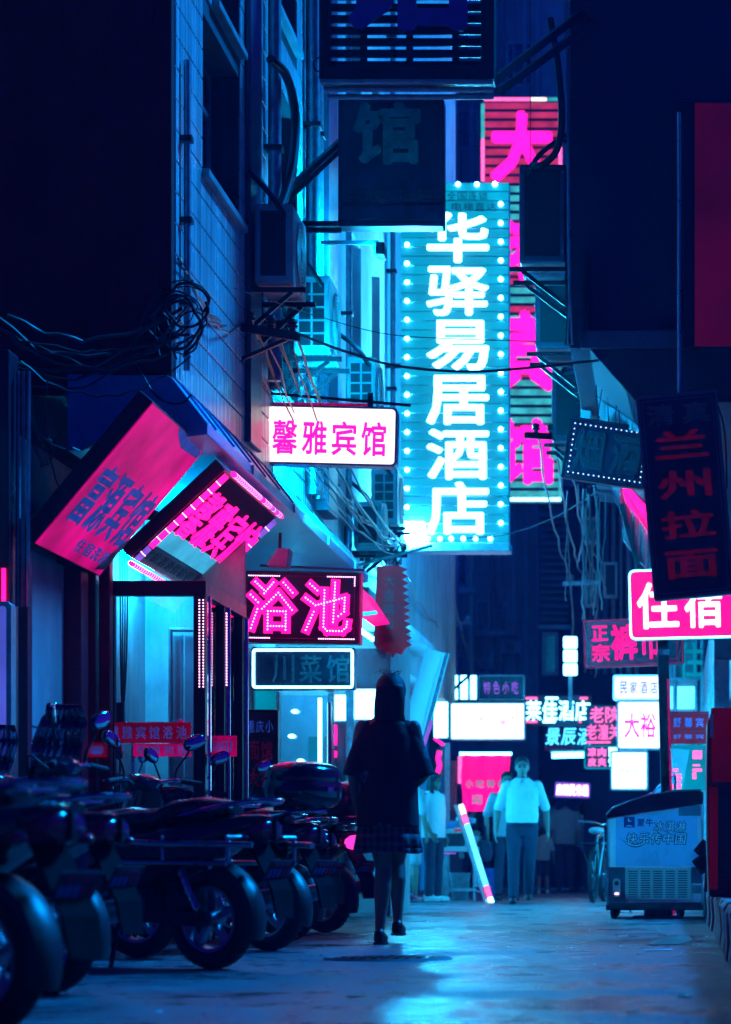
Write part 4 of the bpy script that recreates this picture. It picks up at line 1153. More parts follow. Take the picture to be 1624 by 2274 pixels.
Yl = 25.2
rl = (1398, 1265, 1646, 1420)
e, W, Hh = sign_at('lodging_sign', 'glowing pink lodging sign with white characters and rounded pale rim on a post', *rl, Yl, roll=-1.4)
P = Px(*rl, Yl); k = P.k
fy = frame_box(e, W, Hh, .16, 'steel', 'pink_face', r=.055, rim=.022)
MB().tube([(x,fy-.004,z) for x,z in rrect(W-.015,Hh-.015,.05,4)]+[(W/2-.0075,fy-.004,Hh/2-.0575)],.009,8).build('rim_tube','cy_tube',e)
for ch,(x0,x1) in zip('住宿',((1415,1508),(1520,1604))):
    character(e, ch, P.x((x0+x1)/2), P.z(1345), (x1-x0)*k, 104*k, 'white_face', fy-.001, .012, .022)
pz = Vector(e.location)
MB().bb(at(1458,0,25.32).x-pz.x, at(1483,0,25.32).x-pz.x, .1, .2, -pz.z+.0, -Hh/2+.1).build('post','black_metal',e,.01)
MB().bb(at(1478,0,25.32).x-pz.x, at(1482.5,0,25.32).x-pz.x, .09, .099, -pz.z+.0, -Hh/2-.35).build('lit_strip','pink_dim',e)
MB().bb(at(1458,0,25.32).x-pz.x-.004, at(1483,0,25.32).x-pz.x+.004, .094, .206, -Hh/2-.13, -Hh/2-.08).build('collar','steel',e)

Yz = 30.0
rz = (1297, 1374, 1518, 1480)
e, W, Hh = sign_at('led_sign', 'dark trouser-shop sign with pink dotted characters behind the lodging sign', *rz, Yz, roll=-2.4)
P = Px(*rz, Yz); k = P.k
fy = frame_box(e, W, Hh, .14, 'red_paint', 'sign_navy', r=.02, rim=.012)
MB().ring(rrect(W-.02,Hh-.02,.02),rrect(W-.04,Hh-.04,.018),fy-.012,fy-.001).build('edge_glow','pink_dim',e)
for ch,x0,x1,y0,y1 in (('正',1315,1352,1388,1422),('宗',1314,1354,1428,1468),('裤',1357,1416,1386,1466),('市',1422,1470,1386,1466)):
    character(e, ch, P.x((x0+x1)/2), P.z((y0+y1)/2), (x1-x0)*k, (y1-y0)*k, 'pink_face', fy-.001, .012, .03)
dots(e, along([(-W/2+.07,-Hh/2+.06),(-W/2+.07,Hh/2-.06),(W/2-.07,Hh/2-.06),(W/2-.07,-Hh/2+.06)],.022,True), .006, 'pink_dim', fy-.001, 'border_dots', 6, .004)

# skewed pink and cyan board hidden behind the noodle sign
e = thing('fascia_board', 'slanting board printed magenta and cyan behind the noodle sign', 'sign', at(1420,1170,27))
def poly_px(pts, Y): return [(at(x,yv,Y).x, at(x,yv,Y).z) for x,yv in pts]
MB().prism(poly_px(((1376,1085),(1420,1085),(1500,1225),(1500,1300),(1436,1264),(1384,1198)),27), 27, 27.12).build('board','sheet_ribs',e)
MB().prism(poly_px(((1384,1085),(1418,1090),(1500,1225),(1500,1262),(1388,1112)),27), 26.975, 26.995).build('print','pink_hot',e)
for i in range(4): 
    MB().bar(at(1392+i*13,1098+i*22,26.96), at(1440+i*13,1168+i*26,26.96), .012, .006).build('print_line','sign_navy',e)
MB().bar(at(1380,1120,26.9), at(1420,1262,26.9), .05, .05).build('edge_bar','iron',e)

# red hotel banner and poster on the right
e, W, Hh = sign_at('shop_banner', 'red banner with blue hotel characters right of the post', 1484, 1580, 1575, 1652, 29.0)
MB().bb(-W/2,W/2,0,.05,-Hh/2,Hh/2).build('board','banner_painted_glow',e,.004)
write(e,'舒馨宾',.0,.055,W*.82,.10,'print_blue',-.002,.3,.003,.012); write(e,'舒馨宾',.0,-.095,W*.82,.045,'print_blue',-.002,.3,.003,.012)
for zz in (.145,-.045): MB().bb(-W/2,W/2,-.006,-.001,zz,zz+.012).build('stripe','red_paint',e)
e, W, Hh = sign_at('poster', 'teal poster with pink writing under the red hotel banner', 1484, 1655, 1572, 1757, 29.0, cat='poster')
MB().bb(-W/2,W/2,0,.04,-Hh/2,Hh/2).build('board','win_teal',e)
for (x,z,w,h) in ((.10,.14,.10,.09),(.09,.03,.08,.02),(.10,-.02,.10,.03),(-.13,-.02,.06,.03),(-.12,-.10,.10,.08),(-.12,-.19,.10,.06),(.07,-.08,.04,.07)):
    MB().bb(x-w/2,x+w/2,-.008,-.001,z-h/2,z+h/2).build('print','pink_soft',e)
MB().prism([(-W/2+.02,Hh/2-.03),(.02,Hh/2-.05),(-.06,-Hh/2+.02),(-W/2+.02,-Hh/2+.02)],-.004,-.0005).build('pale_print','shirt_grey',e)

e, W, Hh = sign_at('character_sign', 'single cyan character glowing on the wall right of the lodging post', 1508, 1426, 1562, 1506, 35.7)
character(e,'住',0,0,W,Hh,'win_teal',-.02,.03,.02)
for xx in (-.1,.1): MB().bar((xx,.0,-.1),(xx,.3,-.1),.02,.02).build('standoff','iron',e)

# ------------------------------------------------------------------ far cluster of signs
def far_box(name, label, x0,y0,x1,y1,Y, case, face, text=None, mtext=None, tw=.85, th=.6, off=.012, gap=.15, r=.03, vertical=False, roll=0):
    e, W, Hh = sign_at(name, label, x0,y0,x1,y1,Y, roll=roll)
    fy = frame_box(e, W, Hh, .16, case, face, r=min(r,W*.2,Hh*.2), rim=min(.02,Hh*.06))
    if text: write(e, text, 0, 0, W*tw, Hh*th, mtext, fy-.001, gap, .008, off, vertical)
    return e, W, Hh, fy
e,W,Hh,fy = far_box('lit_box_sign','wide overexposed white sign with faded pink characters in the distance',1000,1560,1168,1645,38,'galv','white_face',None)
write(e,'川小吃火锅店',0,0,W*.78,Hh*.30,'pink_soft',fy-.001,.4,.006,.012)
far_box('lit_box_sign','narrow white light box left of the wide white sign',962,1556,999,1642,38.4,'galv','white_hot')
far_box('box_sign','dark blue unlit sign above the wide white sign',1062,1500,1166,1556,39.5,'galv','sign_navy','特色小吃','violet_print',.8,.5,.01,.3)
e = thing('lit_window', 'bright window with a slanting frame above the white sign', 'window', at(1015,1530,40))
MB().prism(poly_px(((978,1500),(1058,1500),(1058,1553),(972,1553)),40),40,40.03).build('pane','white_hot',e)
for x in (1020,1042): MB().bar(at(x,1498,39.97),at(x,1555,39.97),.04,.04).build('mullion','galv',e)
MB().bar(at(1045,1498,39.9),at(985,1552,39.9),.04,.04).build('slanting_bar','iron',e)
# pair of hotel neon signs
e,W,Hh = sign_at('neon_sign','white neon four-character hotel sign with pink dashes at its corners',1166,1545,1314,1612,43)
MB().bb(-W/2,W/2,0,.15,-Hh/2,Hh/2).build('board','sign_navy',e)
write(e,'莱佳酒店',0,0,W*.98,Hh*.66,'white_hot',-.03,.08,.02,.02)
kk=43/F
for (x0,x1,z,m_) in ((1168,1194,1551,'pink_soft'),(1212,1240,1551,'white_hot'),(1288,1306,1551,'pink_soft'),(1168,1194,1603,'pink_soft'),(1206,1234,1603,'white_hot'),(1286,1292,1603,'pink_soft')):
    MB().tube([((x0-1240)*kk,-.03,(1578.5-z)*kk),((x1-1240)*kk,-.03,(1578.5-z)*kk)],.02,8).build('tube',m_,e)
e,W,Hh = sign_at('neon_sign','blurred cyan neon hotel characters below the white neon hotel sign',1210,1612,1318,1660,44)
MB().bb(-W/2,W/2,0,.15,-Hh/2-.05,Hh/2).build('board','sign_navy',e)
write(e,'景辰酒',0,0,W*.98,Hh*.78,'win_lit',-.03,.12,.02,.012,slant=.12)
MB().bb(-W/2,W/2-.3,-.01,-.001,-Hh/2-.05,-Hh/2).build('red_line','sign_red_dim',e)
e,W,Hh = sign_at('neon_sign','two rows of pink neon noodle-shop characters beside the white neon sign',1302,1566,1378,1652,37)
MB().bb(-W/2,W/2,0,.12,-Hh/2,Hh/2).build('board','sign_navy',e)
write(e,'老陕',.02,Hh*.25,W*.9,Hh*.42,'pink_soft',-.02,.08,.015,.018); write(e,'老潼关',.0,-.10,W*1.0,Hh*.40,'pink_soft',-.02,.05,.015,.018)
MB().tube([(-W/2,-.02,-Hh/2+.02),(.1,-.02,-Hh/2+.02)],.015,8).build('tube','pink_soft',e)
e,W,Hh,fy = far_box('led_sign','small sign of four pink squares and white squares under the pink noodle neon',1298,1656,1374,1708,36,'win_teal','sign_navy')
write(e,'凉肉皮夹',-.08,0,.01,.01,'pink_soft',fy,.1) if False else None
for i,ch in enumerate('凉肉'): character(e,ch,-.12+i*.13,.065,.115,.115,'pink_soft',fy-.001,.01,.05)
for i,ch in enumerate('皮夹'): character(e,ch,-.12+i*.13,-.065,.115,.115,'pink_soft',fy-.001,.01,.05)
for i,ch in enumerate('面馍'): character(e,ch,.155,.065-i*.13,.12,.12,'white_hot',fy-.001,.01,.05)
e,W,Hh,fy = far_box('lit_box_sign','square white light box with two thin pink characters left of the post',1370,1556,1472,1666,33,'galv','white_face',None,r=.04)
for ch,x in (('大',1404),('裕',1440)): character(e,ch,(x-1421)*33/F,(1611-1612)*33/F,34*33/F,56*33/F,'pink_letter',fy-.001,.006,.014)
far_box('lit_box_sign','pale cyan light box with violet characters above the square white one',1362,1500,1476,1556,33.6,'win_lit','white_face','民家酒店','violet_print',.78,.5,.02,.25)
e,W,Hh = sign_at('vertical_sign','three stacked white light squares on a dark post in the distance',1252,1412,1282,1502,40)
for i,ch in enumerate('客酒店'):
    o = MB().prism(rrect(W,Hh/3-.03,.02),-.05,.05).build('light_square','white_hot',e); o.location.z=Hh/2-Hh/6-i*Hh/3
    character(e,ch,0,Hh/2-Hh/6-i*Hh/3,W*.55,Hh*.2,'white_face',-.052,.004,.0)
MB().bb(-.03,.03,.0,.08,-Hh/2-.5,-Hh/2).build('post','galv',e)
far_box('lit_box_sign','low white light box hanging above the freezer',1356,1668,1440,1756,34.5,'galv','white_face','米线冷饮','violet_print',.5,.14,.0,.4)
e,W,Hh,fy = far_box('led_sign','small glowing pink panel with a blue rim low in the dark street',1232,1737,1312,1773,42,'blue_print','violet_print',roll=2)
write(e,'麻辣烫米线',0,0,W*.9,Hh*.72,'pink_led',fy-.001,.02,.01,.045)
e = thing('tube_light','horizontal cyan tube light under the neon hotel characters','tube light',at(1265,1677,41))
MB().tube([at(1226,1678,41),at(1306,1676,41)],.045,10).build('tube','cy_tube',e); MB().bb(at(1222,0,41).x,at(1310,0,41).x,41.02,41.1,at(0,1672,41).z,at(0,1666,41).z).build('batten','galv',e)
# cloth banner
e,W,Hh = sign_at('cloth_banner','bright pink cloth banner with teal characters behind the two walking men',1026,1674,1132,1802,37.5,cat='banner')
n=14; mb=MB(); vs=[]
for j in range(9):
    for i in range(n+1): vs.append((-W/2+W*i/n+.012*math.sin(j), .02*math.sin(i*1.3+j*.4), -Hh/2+Hh*j/8))
mb.add(vs,[(j*(n+1)+i,j*(n+1)+i+1,(j+1)*(n+1)+i+1,(j+1)*(n+1)+i) for j in range(8) for i in range(n)],True).build('cloth','pink_face',e,fix=False)
write(e,'小吃特色',-.0,-.02,W*.9,.11,'win_teal',-.04,.25,.004,.025); write(e,'迎光',.0,-.23,W*.7,.13,'win_teal',-.04,.35,.004,.025)
MB().tube([(-W/2-.03,0,Hh/2),(W/2+.03,0,Hh/2)],.022,8).build('top_pole','cy_tube',e)
# red and pink door strips left of it
e = thing('shop_door','narrow red shop door edged by pink lights left of the cloth banner','door',at(1010,1912,37.8))
for (x0,x1,y0,y1,m_) in ((988,1000,1650,1985,'galv'),(1002,1014,1690,1740,'red_paint'),(1001,1014,1742,1800,'red_paint'),(1018,1026,1680,1740,'pink_soft'),(1000,1028,1800,1985,'trouser_dark')):
    a=at(x0,y1,37.9); b=at(x1,y0,37.9); MB().bb(a.x,b.x,37.85,37.95,a.z,b.z).build('panel',m_,e)
e = thing('neon_tube','short wavy pink neon tube to the right of the walking woman','tube light',at(974,1680,36))
MB().tube(smooth_path([at(970,1720,36),at(977,1700,36),at(973,1685,36),at(977,1668,36)],5),.03,8).build('tube','pink_tube',e)
MB().tube([at(965,1640,36),at(986,1655,36)],.02,8).build('tube','pink_tube',e)
MB().bb(at(968,0,36).x,at(982,0,36).x,36.03,36.06,at(0,1724,36).z,at(0,1664,36).z).build('backing','sign_navy',e)
# slanting lit awning sheet right of the woman's head
e = thing('slanting_awning','long slanting cyan-lit awning sheet rising right of the woman','awning',at(930,1640,29))
p=[at(946,1440,28),at(992,1452,30),at(938,1660,30),at(880,1660,28)]
MB().add([q for q in p]+[q+Vector((.02,.06,0)) for q in p],[(0,1,2,3),(7,6,5,4)]+[(i,i+4,(i+1)%4+4,(i+1)%4) for i in range(4)]).build('sheet','shirt_white',e)
MB().tube([at(994,1450,29.5),at(936,1668,29.5)],.025,8).build('pole','galv',e)
MB().tube([at(960,1600,29.3),at(938,1664,29.3)],.02,8).build('violet_tube','violet_print',e)
# lamp that floods the pale wall
# ------------------------------------------------------------------ crossarms and cables
def crossarm(label, p0, p1, n, m='iron'):
    p0=Vector(p0); p1=Vector(p1); e = thing('crossarm', label, 'crossarm', p0, 'power crossarms with insulators')
    MB().bar(p0,p1,.05,.06).build('beam',m,e,.005)
    tips=[]
    for i in range(n):
        q=p0.lerp(p1,(i+.7)/n)
        T=Matrix.Translation(q+Vector((0,0,.03))) @ Matrix.Rotation(R(90),4,'X')
        MB().lathe([(.001,-.0),(.02,-.0),(.02,.02),(.035,.025),(.04,.04),(.028,.05),(.04,.062),(.03,.085),(.001,.09)][::1],12,Matrix.Translation(q+Vector((0,0,.03)))@Matrix.Rotation(R(-90),4,'X')@Matrix.Scale(-1,4,(0,1,0))).build('insulator','ac_white' if m!='iron' else 'plastic_black',e)
        tips.append(q+Vector((0,0,.085)))
    return e,tips
c1,t1 = crossarm('near dark crossarm with four insulators on the tiled wall', at(474,716,19.2), at(664,748,19.0), 4)
MB().bar(at(478,716,19.2),at(478,850,19.2),.09,.07).build('wall_leg','paint_blue_grey',c1); MB().bar(at(486,820,19.2),at(640,752,19.1),.025,.025).build('brace','iron',c1)
c2,t2 = crossarm('dark crossarm with insulators above the jagged flag', at(795,1228,27), at(905,1232,27), 4)
c3,t3 = crossarm('small dark crossarm in front of the pink hotel sign on the right', at(1168,966,26), at(1265,972,26.4), 3)
c4,t4 = crossarm('pale crossarm with three insulators low in front of the louvred block', at(1250,1296,40), at(1335,1294,40), 3, 'galv')
c5,t5 = crossarm('pale far crossarm on the end building left side', at(975,1388,48), at(1045,1382,48), 3, 'galv')
for i,(a,b) in enumerate(zip(t1,t2)):
    for j in range(2):
        cable('one of the pale wires slanting down between the two left crossarms', sag(a+Vector((.01*j,0,-.02)), b+Vector((.03*j,0,0)), .12+.06*j+.03*i, 16, .012), .009-.002*j, 'cable_pale' if j==0 else 'cable', 'wires between the left crossarms')
for i in range(6):
    a=t1[i%4]+Vector((.03*i-.1,.1,-.15)); b=at(860+i*9,1180+i*9,27)
    cable('one of the thin wires drooping behind the white hotel sign', sag(a,b,.2+.05*i,16,.02), .006, 'cable' if i%2 else 'cable_pale', 'wires behind the white hotel sign')
for a,b in zip(t3,t4): cable('one of the pale wires dropping from the right crossarm to the low pale one', sag(a,b,.25,14,.02), .012, 'cable_pale', 'wires between the right crossarms')
for i,a in enumerate(t4): cable('one of the pale wires dropping below the low pale crossarm', sag(a,at(1278+i*22,1480+i*12,41),.2,10,.02), .014, 'cable_pale', 'wires below the low crossarm')
for i,(a,b) in enumerate(zip(t2,t5)): cable('one of the wires running from the flag crossarm to the far one', sag(a,b,.5,14,.04), .013, 'cable_pale', 'wires towards the end building')
cable('thick black cable sagging across the alley in front of the cyan sign', smooth_path([at(664,742,19.1),at(760,778,19.6),at(880,812,20.2),at(1030,825,20.6),at(1160,818,20.9),at(1330,800,21)],6), .011, 'cable', None)
cable('thin black wire crossing the alley above the thick sagging cable', smooth_path([at(520,640,18.5),at(700,700,19.5),at(850,740,20.2),at(1000,752,20.6),at(1190,758,21)],6), .004, 'cable', None)
cable('thin wire curving from the cyan sign foot to the wire bundle on the right', smooth_path([at(1030,1196,29.8),at(1130,1185,30),at(1230,1150,30),at(1330,1090,29)],6), .008, 'cable', None)
cable('thick black hose bending down beside the pink hotel sign at the right building edge', smooth_path([at(1222,40,20.9),at(1240,150,20.9),at(1248,260,20.9),at(1238,330,20.9),at(1208,364,20.95),at(1180,368,21.05)],7), .028, 'cable', None)
cable('thin wire hanging straight in front of the large pink character', [at(1178,-60,20.9),at(1178,200,20.9),at(1179,415,20.9)], .003, 'cable', None)
# wall conduit bundles on the right building edge
for i in range(4):
    cable('one of the pale conduits running down the right building edge', smooth_path([at(1256+i*3,-40+300*i%5,20.95),at(1262,300,20.95),at(1266-i,560,20.94),at(1262+i*2,690,20.94),at(1256+i*5,765,20.95)],6), .009+.003*(i%2), 'galv' if i%2 else 'cable', 'conduits on the right building edge')
# coil of cables on the left corner
for i in range(11):
    r_=rnd.uniform(.09,.20); cx,cz=at(398,702,16.4).x+rnd.uniform(-.06,.06), at(398,702,16.4).z+rnd.uniform(-.08,.08); a0=rnd.uniform(0,6); el=rnd.uniform(.8,1.5); wv=rnd.uniform(0,6)
    pts=[(cx+r_*(1+.12*math.sin(2*t+wv))*math.cos(a0+t*.45), 16.42-.006*i+rnd.uniform(-.012,.012), cz+r_*el*math.sin(a0+t*.45)-.01*t*(i%3)) for t in range(rnd.choice((9,12,16)))]
    cable('one of the coiled black cables at the corner of the tiled building', smooth_path(pts,3), rnd.choice((.004,.006,.009)), 'cable', 'coil of cables on the left corner')
for i in range(9):
    a=at(rnd.uniform(-20,60),rnd.uniform(690,850),15.8); b=at(rnd.uniform(385,430),rnd.uniform(640,800),16.45)
    cable('one of the dark cables strung across the left end wall', sag(a,b,rnd.uniform(.05,.3),14,.015), rnd.choice((.006,.009,.012)), 'cable', 'cables on the left end wall')
for i in range(5):
    a=at(395+i*8,575+i*12,16.6); b=at(500+i*9,706+i*3,19.1)
    cable('one of the cables running from the corner coil to the near crossarm', sag(a,b,.05+.03*i,12,.015), .008, 'cable_pale' if i==1 else 'cable', 'cables from the coil to the crossarm')
for i in range(5):
    a=at(20+rnd.uniform(0,90),840+rnd.uniform(-10,20),15.7); b=at(70+rnd.uniform(0,240),960+rnd.uniform(-50,160),15.9)
    cable('one of the slack cables hanging under the left soffit', sag(a,b,.25,10,.02), .006, 'cable', 'slack cables under the left soffit')
# tangle around the right wire bundle and pale strips
for i in range(16):
    x=rnd.uniform(1255,1350); a=at(x,rnd.uniform(1060,1120),29); b=at(x+rnd.uniform(-30,40),rnd.uniform(1240,1420),33)
    cable('one of the tangled wires hanging below the dark wine sign', sag(a,b,rnd.uniform(.05,.3),12,.015), rnd.choice((.005,.007,.011)), rnd.choice(('cable','cable','cable_pale')), 'tangled wires on the right')
for i in range(12):
    x=rnd.uniform(905,1040); a=at(x,rnd.uniform(1240,1330),40); b=at(x+rnd.uniform(-50,90),rnd.uniform(1400,1500),44)
    cable('one of the wires drooping in front of the end building', sag(a,b,rnd.uniform(.1,.5),12,.015), rnd.choice((.008,.013)), rnd.choice(('cable','cable_pale')), 'wires in front of the end building')
for i in range(10):
    a=at(rnd.uniform(785,900),rnd.uniform(1150,1235),26.6); b=at(rnd.uniform(800,905),rnd.uniform(1220,1262),26.9)
    cable('one of the short tangled wires around the flag crossarm', sag(a,b,rnd.uniform(.05,.25),10,.04), .007, 'cable', 'tangle at the flag crossarm')
cable('red hooked pipe under the canopy at its far end', smooth_path([at(716,1120,24.5),at(718,1180,24.5),at(700,1210,24.4),at(620,1212,23.6)],6), .03, 'red_paint', None)
for i in range(3):
    cable('one of the short wires holding the tilted dark sign', [at(1322+i*26,800+i*30,22.6), at(1328+i*24,935+i*6,22.42)], .004, 'cable', 'wires of the dark wine sign')
# ------------------------------------------------------------------ parked scooters, front towards the wall, tail to the alley
def sec(x, cz, hw, hh, n=18, e=.75, cy=0.):
    pw = lambda v: math.copysign(abs(v)**e, v)
    return [(x, cy+hw*pw(math.cos(2*math.pi*k/n)), cz+hh*pw(math.sin(2*math.pi*k/n))) for k in range(n)]
def wheel(e, cx, r=.25, w=.055, spoke=5):
    T = Matrix.Translation((cx,0,r))
    prof = [(r-.085,-w*.75),(r-.05,-w),(r-.015,-w*.8),(r,-w*.35),(r,w*.35),(r-.015,w*.8),(r-.05,w),(r-.085,w*.75)]
    wh = MB().lathe(prof,32,T,True).build('tyre','rubber',e)
    rim = MB().lathe([(r-.10,-.04),(r-.082,-.045),(r-.082,.045),(r-.10,.04)],28,T,True)
    rim.lathe([(.001,-.06),(.04,-.06),(.045,-.03),(.045,.03),(.04,.06),(.001,.06)],16,T)
    for k in range(spoke):
        a=2*math.pi*k/spoke+.3; rim.bar((cx+.035*math.cos(a),0,r+.035*math.sin(a)),(cx+(r-.09)*math.cos(a),0,r+(r-.09)*math.sin(a)),.045,.03)
    rim.build('rim','galv',wh)
    tr=MB()
    for k in range(36):
        a=2*math.pi*k/36; 
        for s in (-1,1): tr.bar((cx+(r+.001)*math.cos(a),s*.004,r+(r+.001)*math.sin(a)),(cx+(r-.012)*math.cos(a+.06),s*w*.85,r+(r-.012)*math.sin(a+.06)),.010,.006)
    stuff(tr.build('tread','rubber',wh))
    return wh
def arc_guard(e, cx, cz, r, a0, a1, w, m, name='mudguard'):
    n=14; rings=[]
    for i in range(n+1):
        a=R(a0+(a1-a0)*i/n); c,s_=math.cos(a),math.sin(a); ring=[]
        for (t,q) in ((-w,-.035),(-w*.9,0),(-w*.5,.012),(0,.016),(w*.5,.012),(w*.9,0),(w,-.035),(w*.85,-.035),(w*.5,.004),(0,.008),(-w*.5,.004),(-w*.85,-.035)):
            ring.append((cx+(r+q)*c, t, cz+(r+q)*s_))
        rings.append(ring)
    return MB().loft(rings).build(name,m,e)
def scooter(label, rear, heading, paint='scooter_black', accent='scooter_grey', box=None, rack=False, shield=False, lit=False, cargo=False, sticker=False, steer=12, lean=0, sc=.92):
    hd=R(heading); d=Vector((math.cos(hd),math.sin(hd),0))
    loc=Vector((rear[0],rear[1],0))+d*.55*sc
    e=thing('scooter',label,'scooter',loc,'scooters parked along the left wall',local=True,rot=Euler((R(lean),0,hd)))
    e.scale=(sc,sc,sc)
    wheel(e,-.55)
    wheel(e,.68,.24,.048)
    # rear body shell, side panels, under body
    MB().loft([sec(-.90,.745,.03,.018),sec(-.86,.735,.075,.04),sec(-.74,.70,.125,.075),sec(-.55,.645,.165,.115),sec(-.28,.575,.175,.165),sec(-.05,.50,.16,.20),sec(.07,.44,.13,.19),sec(.11,.40,.08,.12)]).build('body',paint,e)
    for s in (-1,1):
        MB().loft([sec(-.80,.715,.008,.03,12,.8,s*.108),sec(-.62,.665,.014,.055,12,.8,s*.158),sec(-.38,.60,.016,.075,12,.8,s*.178),sec(-.12,.52,.016,.07,12,.8,s*.172),sec(.0,.46,.008,.03,12,.8,s*.158)]).build('side_panel',accent,e)
    MB().loft([sec(-.50,.34,.11,.07),sec(-.3,.33,.13,.10),sec(0,.31,.13,.09),sec(.12,.30,.10,.05)]).build('engine_cover','plastic_black',e)
    mb=MB()
    for i in range(7): mb.bb(-.34+.05*i,-.315+.05*i,-.15,.15,.27,.40)
    stuff(mb.build('engine_fins','iron',e))
    MB().bar((-.05,.12,.28),(-.55,.12,.25),.06,.07).build('swing_arm','iron',e)
    for s in (-1,1):
        MB().tube([(-.40,s*.10,.55),(-.53,s*.10,.30)],.022,10).build('shock_absorber','chrome',e)
    sp=[]
    for i in range(60): a=i*.62; sp.append((-.41-.11*i/60+.0*math.cos(a),.10+.034*math.cos(a),.53-.21*i/60+.034*math.sin(a)*.4))
    MB().tube(sp,.006,5).build('spring','chrome',e)
    # seat
    MB().loft([sec(-.70,.795,.05,.02),sec(-.66,.80,.11,.045),sec(-.52,.81,.135,.055),sec(-.36,.795,.14,.055),sec(-.28,.765,.14,.05),sec(-.12,.755,.13,.05),sec(.04,.745,.10,.045),sec(.10,.735,.05,.02)]).build('seat','seat_vinyl',e)
    st=MB()
    for i in range(60):
        t=i/59; x=-.66+.72*t
        for s in (-1,1): st.bar((x,s*.128,.775-.02*t),(x+.006,s*.128,.775-.02*t),.004,.003)
    stuff(st.build('seat_stitching','plate_white',e))
    # floor and front shield
    MB().bb(.06,.46,-.165,.165,.275,.325).build('floorboard','plastic_black',e,.012)
    rings=[]
    for (z,x,hw,th) in ((.30,.44,.13,.04),(.42,.49,.175,.05),(.60,.535,.205,.06),(.78,.535,.20,.065),(.92,.50,.16,.06),(1.0,.47,.10,.05)):
        rings.append([(x+th*math.copysign(abs(math.cos(2*math.pi*k/18))**.8,math.cos(2*math.pi*k/18))-.10*(math.sin(2*math.pi*k/18)**2)*(hw/.2), hw*math.sin(2*math.pi*k/18), z) for k in range(18)])
    MB().loft(rings).build('leg_shield',paint,e)
    MB().loft([sec(.54,.62,.10,.16),sec(.60,.64,.09,.15),sec(.645,.64,.05,.09)]).build('nose_panel',accent,e)
    MB().loft([sec(.36,1.02,.06,.03),sec(.40,1.03,.12,.05),sec(.48,1.03,.14,.06),sec(.55,1.01,.11,.055),sec(.585,1.0,.06,.035)]).build('handlebar_cowl',paint,e)
    MB().ell((.575,0,.995),(.03,.075,.042),14,8).build('headlight','mirror',e)
    for s in (-1,1):
        MB().tube([(.52,s*.065,.62),(.68,s*.065,.24)],.02,10).build('fork_leg','chrome',e)
        MB().ell((.60,s*.13,.80),(.03,.03,.022),10,6).build('turn_signal','lens_red',e)
    arc_guard(e,.68,.24,.275,15,165,.062,paint,'front_mudguard')
    arc_guard(e,-.55,.25,.285,100,200,.07,'plastic_black','rear_mudguard')
    # steering: bar, grips, levers, mirrors (turned with the wheel)
    Ts=Matrix.Translation((.43,0,0))@Matrix.Rotation(R(steer),4,'Z')@Matrix.Translation((-.43,0,0))
    hb=MB().tube([(.34,-.35,1.03),(.38,-.2,1.05),(.43,-.08,1.03),(.43,.08,1.03),(.38,.2,1.05),(.34,.35,1.03)],.012,8,Ts).build('handlebar','chrome',e)
    for s in (-1,1):
        MB().tube([(.33,s*.37,1.028),(.375,s*.235,1.047)],.018,10,Ts).build('grip','rubber',hb)
        MB().tube([(.40,s*.20,1.055),(.415,s*.26,1.05),(.385,s*.36,1.035)],.006,6,Ts).build('brake_lever','chrome',hb)
        MB().tube(smooth_path([(.385,s*.20,1.06),(.38,s*.215,1.12),(.36,s*.27,1.20),(.355,s*.30,1.25)],5),.007,8,Ts).build('mirror_stem','black_metal',hb)
        Tm=Ts@Matrix.Translation((.35,s*.33,1.29))@Matrix.Rotation(R(s*14),4,'Z')@Matrix.Rotation(R(s*22),4,'X')
        mm=MB().ell((0,0,0),(.024,.082,.046),16,8,Tm,.8).build('mirror',paint,hb)
        MB().ell((-.018,0,0),(.008,.073,.038),14,8,Tm,.8).build('mirror_glass','mirror',mm)
    for i,s in enumerate((-1,1,1)):
        MB().tube(smooth_path([(.40,s*.14,1.02),(.50,s*(.12+.03*i),.98+.05*i),(.56,s*.07,.86),(.54,s*.05,.7)],5),.006,6).build('brake_cable','cable',e)
    # tail: light, indicators, rack rail, plate and long mudflap
    tl=MB().loft([sec(-.93,.70,.05,.02,14),sec(-.915,.695,.085,.045,14),sec(-.86,.685,.10,.06,14),sec(-.82,.68,.09,.05,14)]).build('tail_light','tail_lit' if lit else 'lens_red',e)
    MB().bb(-.945,-.86,-.006,.006,.645,.745).build('lens_divider','plastic_black',tl)
    for s in (-1,1): MB().ell((-.84,s*.15,.655),(.045,.03,.022),10,6).build('turn_signal','lens_red',e)
    MB().add([(-.82,-.075,.66),(-.82,.075,.66),(-.98,.085,.40),(-1.0,.07,.26),(-1.0,-.07,.26),(-.98,-.085,.40),(-.80,-.075,.66),(-.80,.075,.66),(-.965,.085,.40),(-.985,.07,.26),(-.985,-.07,.26),(-.965,-.085,.40)],
        [(0,1,2,5),(5,2,3,4),(6,11,8,7),(11,10,9,8),(0,5,11,6),(5,4,10,11),(4,3,9,10),(3,2,8,9),(2,1,7,8),(1,0,6,7)]).build('mudflap','flap',e)
    Tp=Matrix.Translation((-.945,0,.50))@Matrix.Rotation(R(-31),4,'Y')
    pl=MB().bb(-.016,-.010,-.10,.10,-.062,.062,Tp).build('number_plate','plate_matte',e,.003)
    for i in range(5): MB().bb(-.019,-.0165,-.085+.036*i,-.060+.036*i,-.04,.012,Tp).build('plate_mark','sign_red_dim' if i<2 else 'print_blue',pl)
    MB().bb(-.019,-.0165,-.07,.07,.025,.048,Tp).build('plate_mark','sign_red_dim',pl)
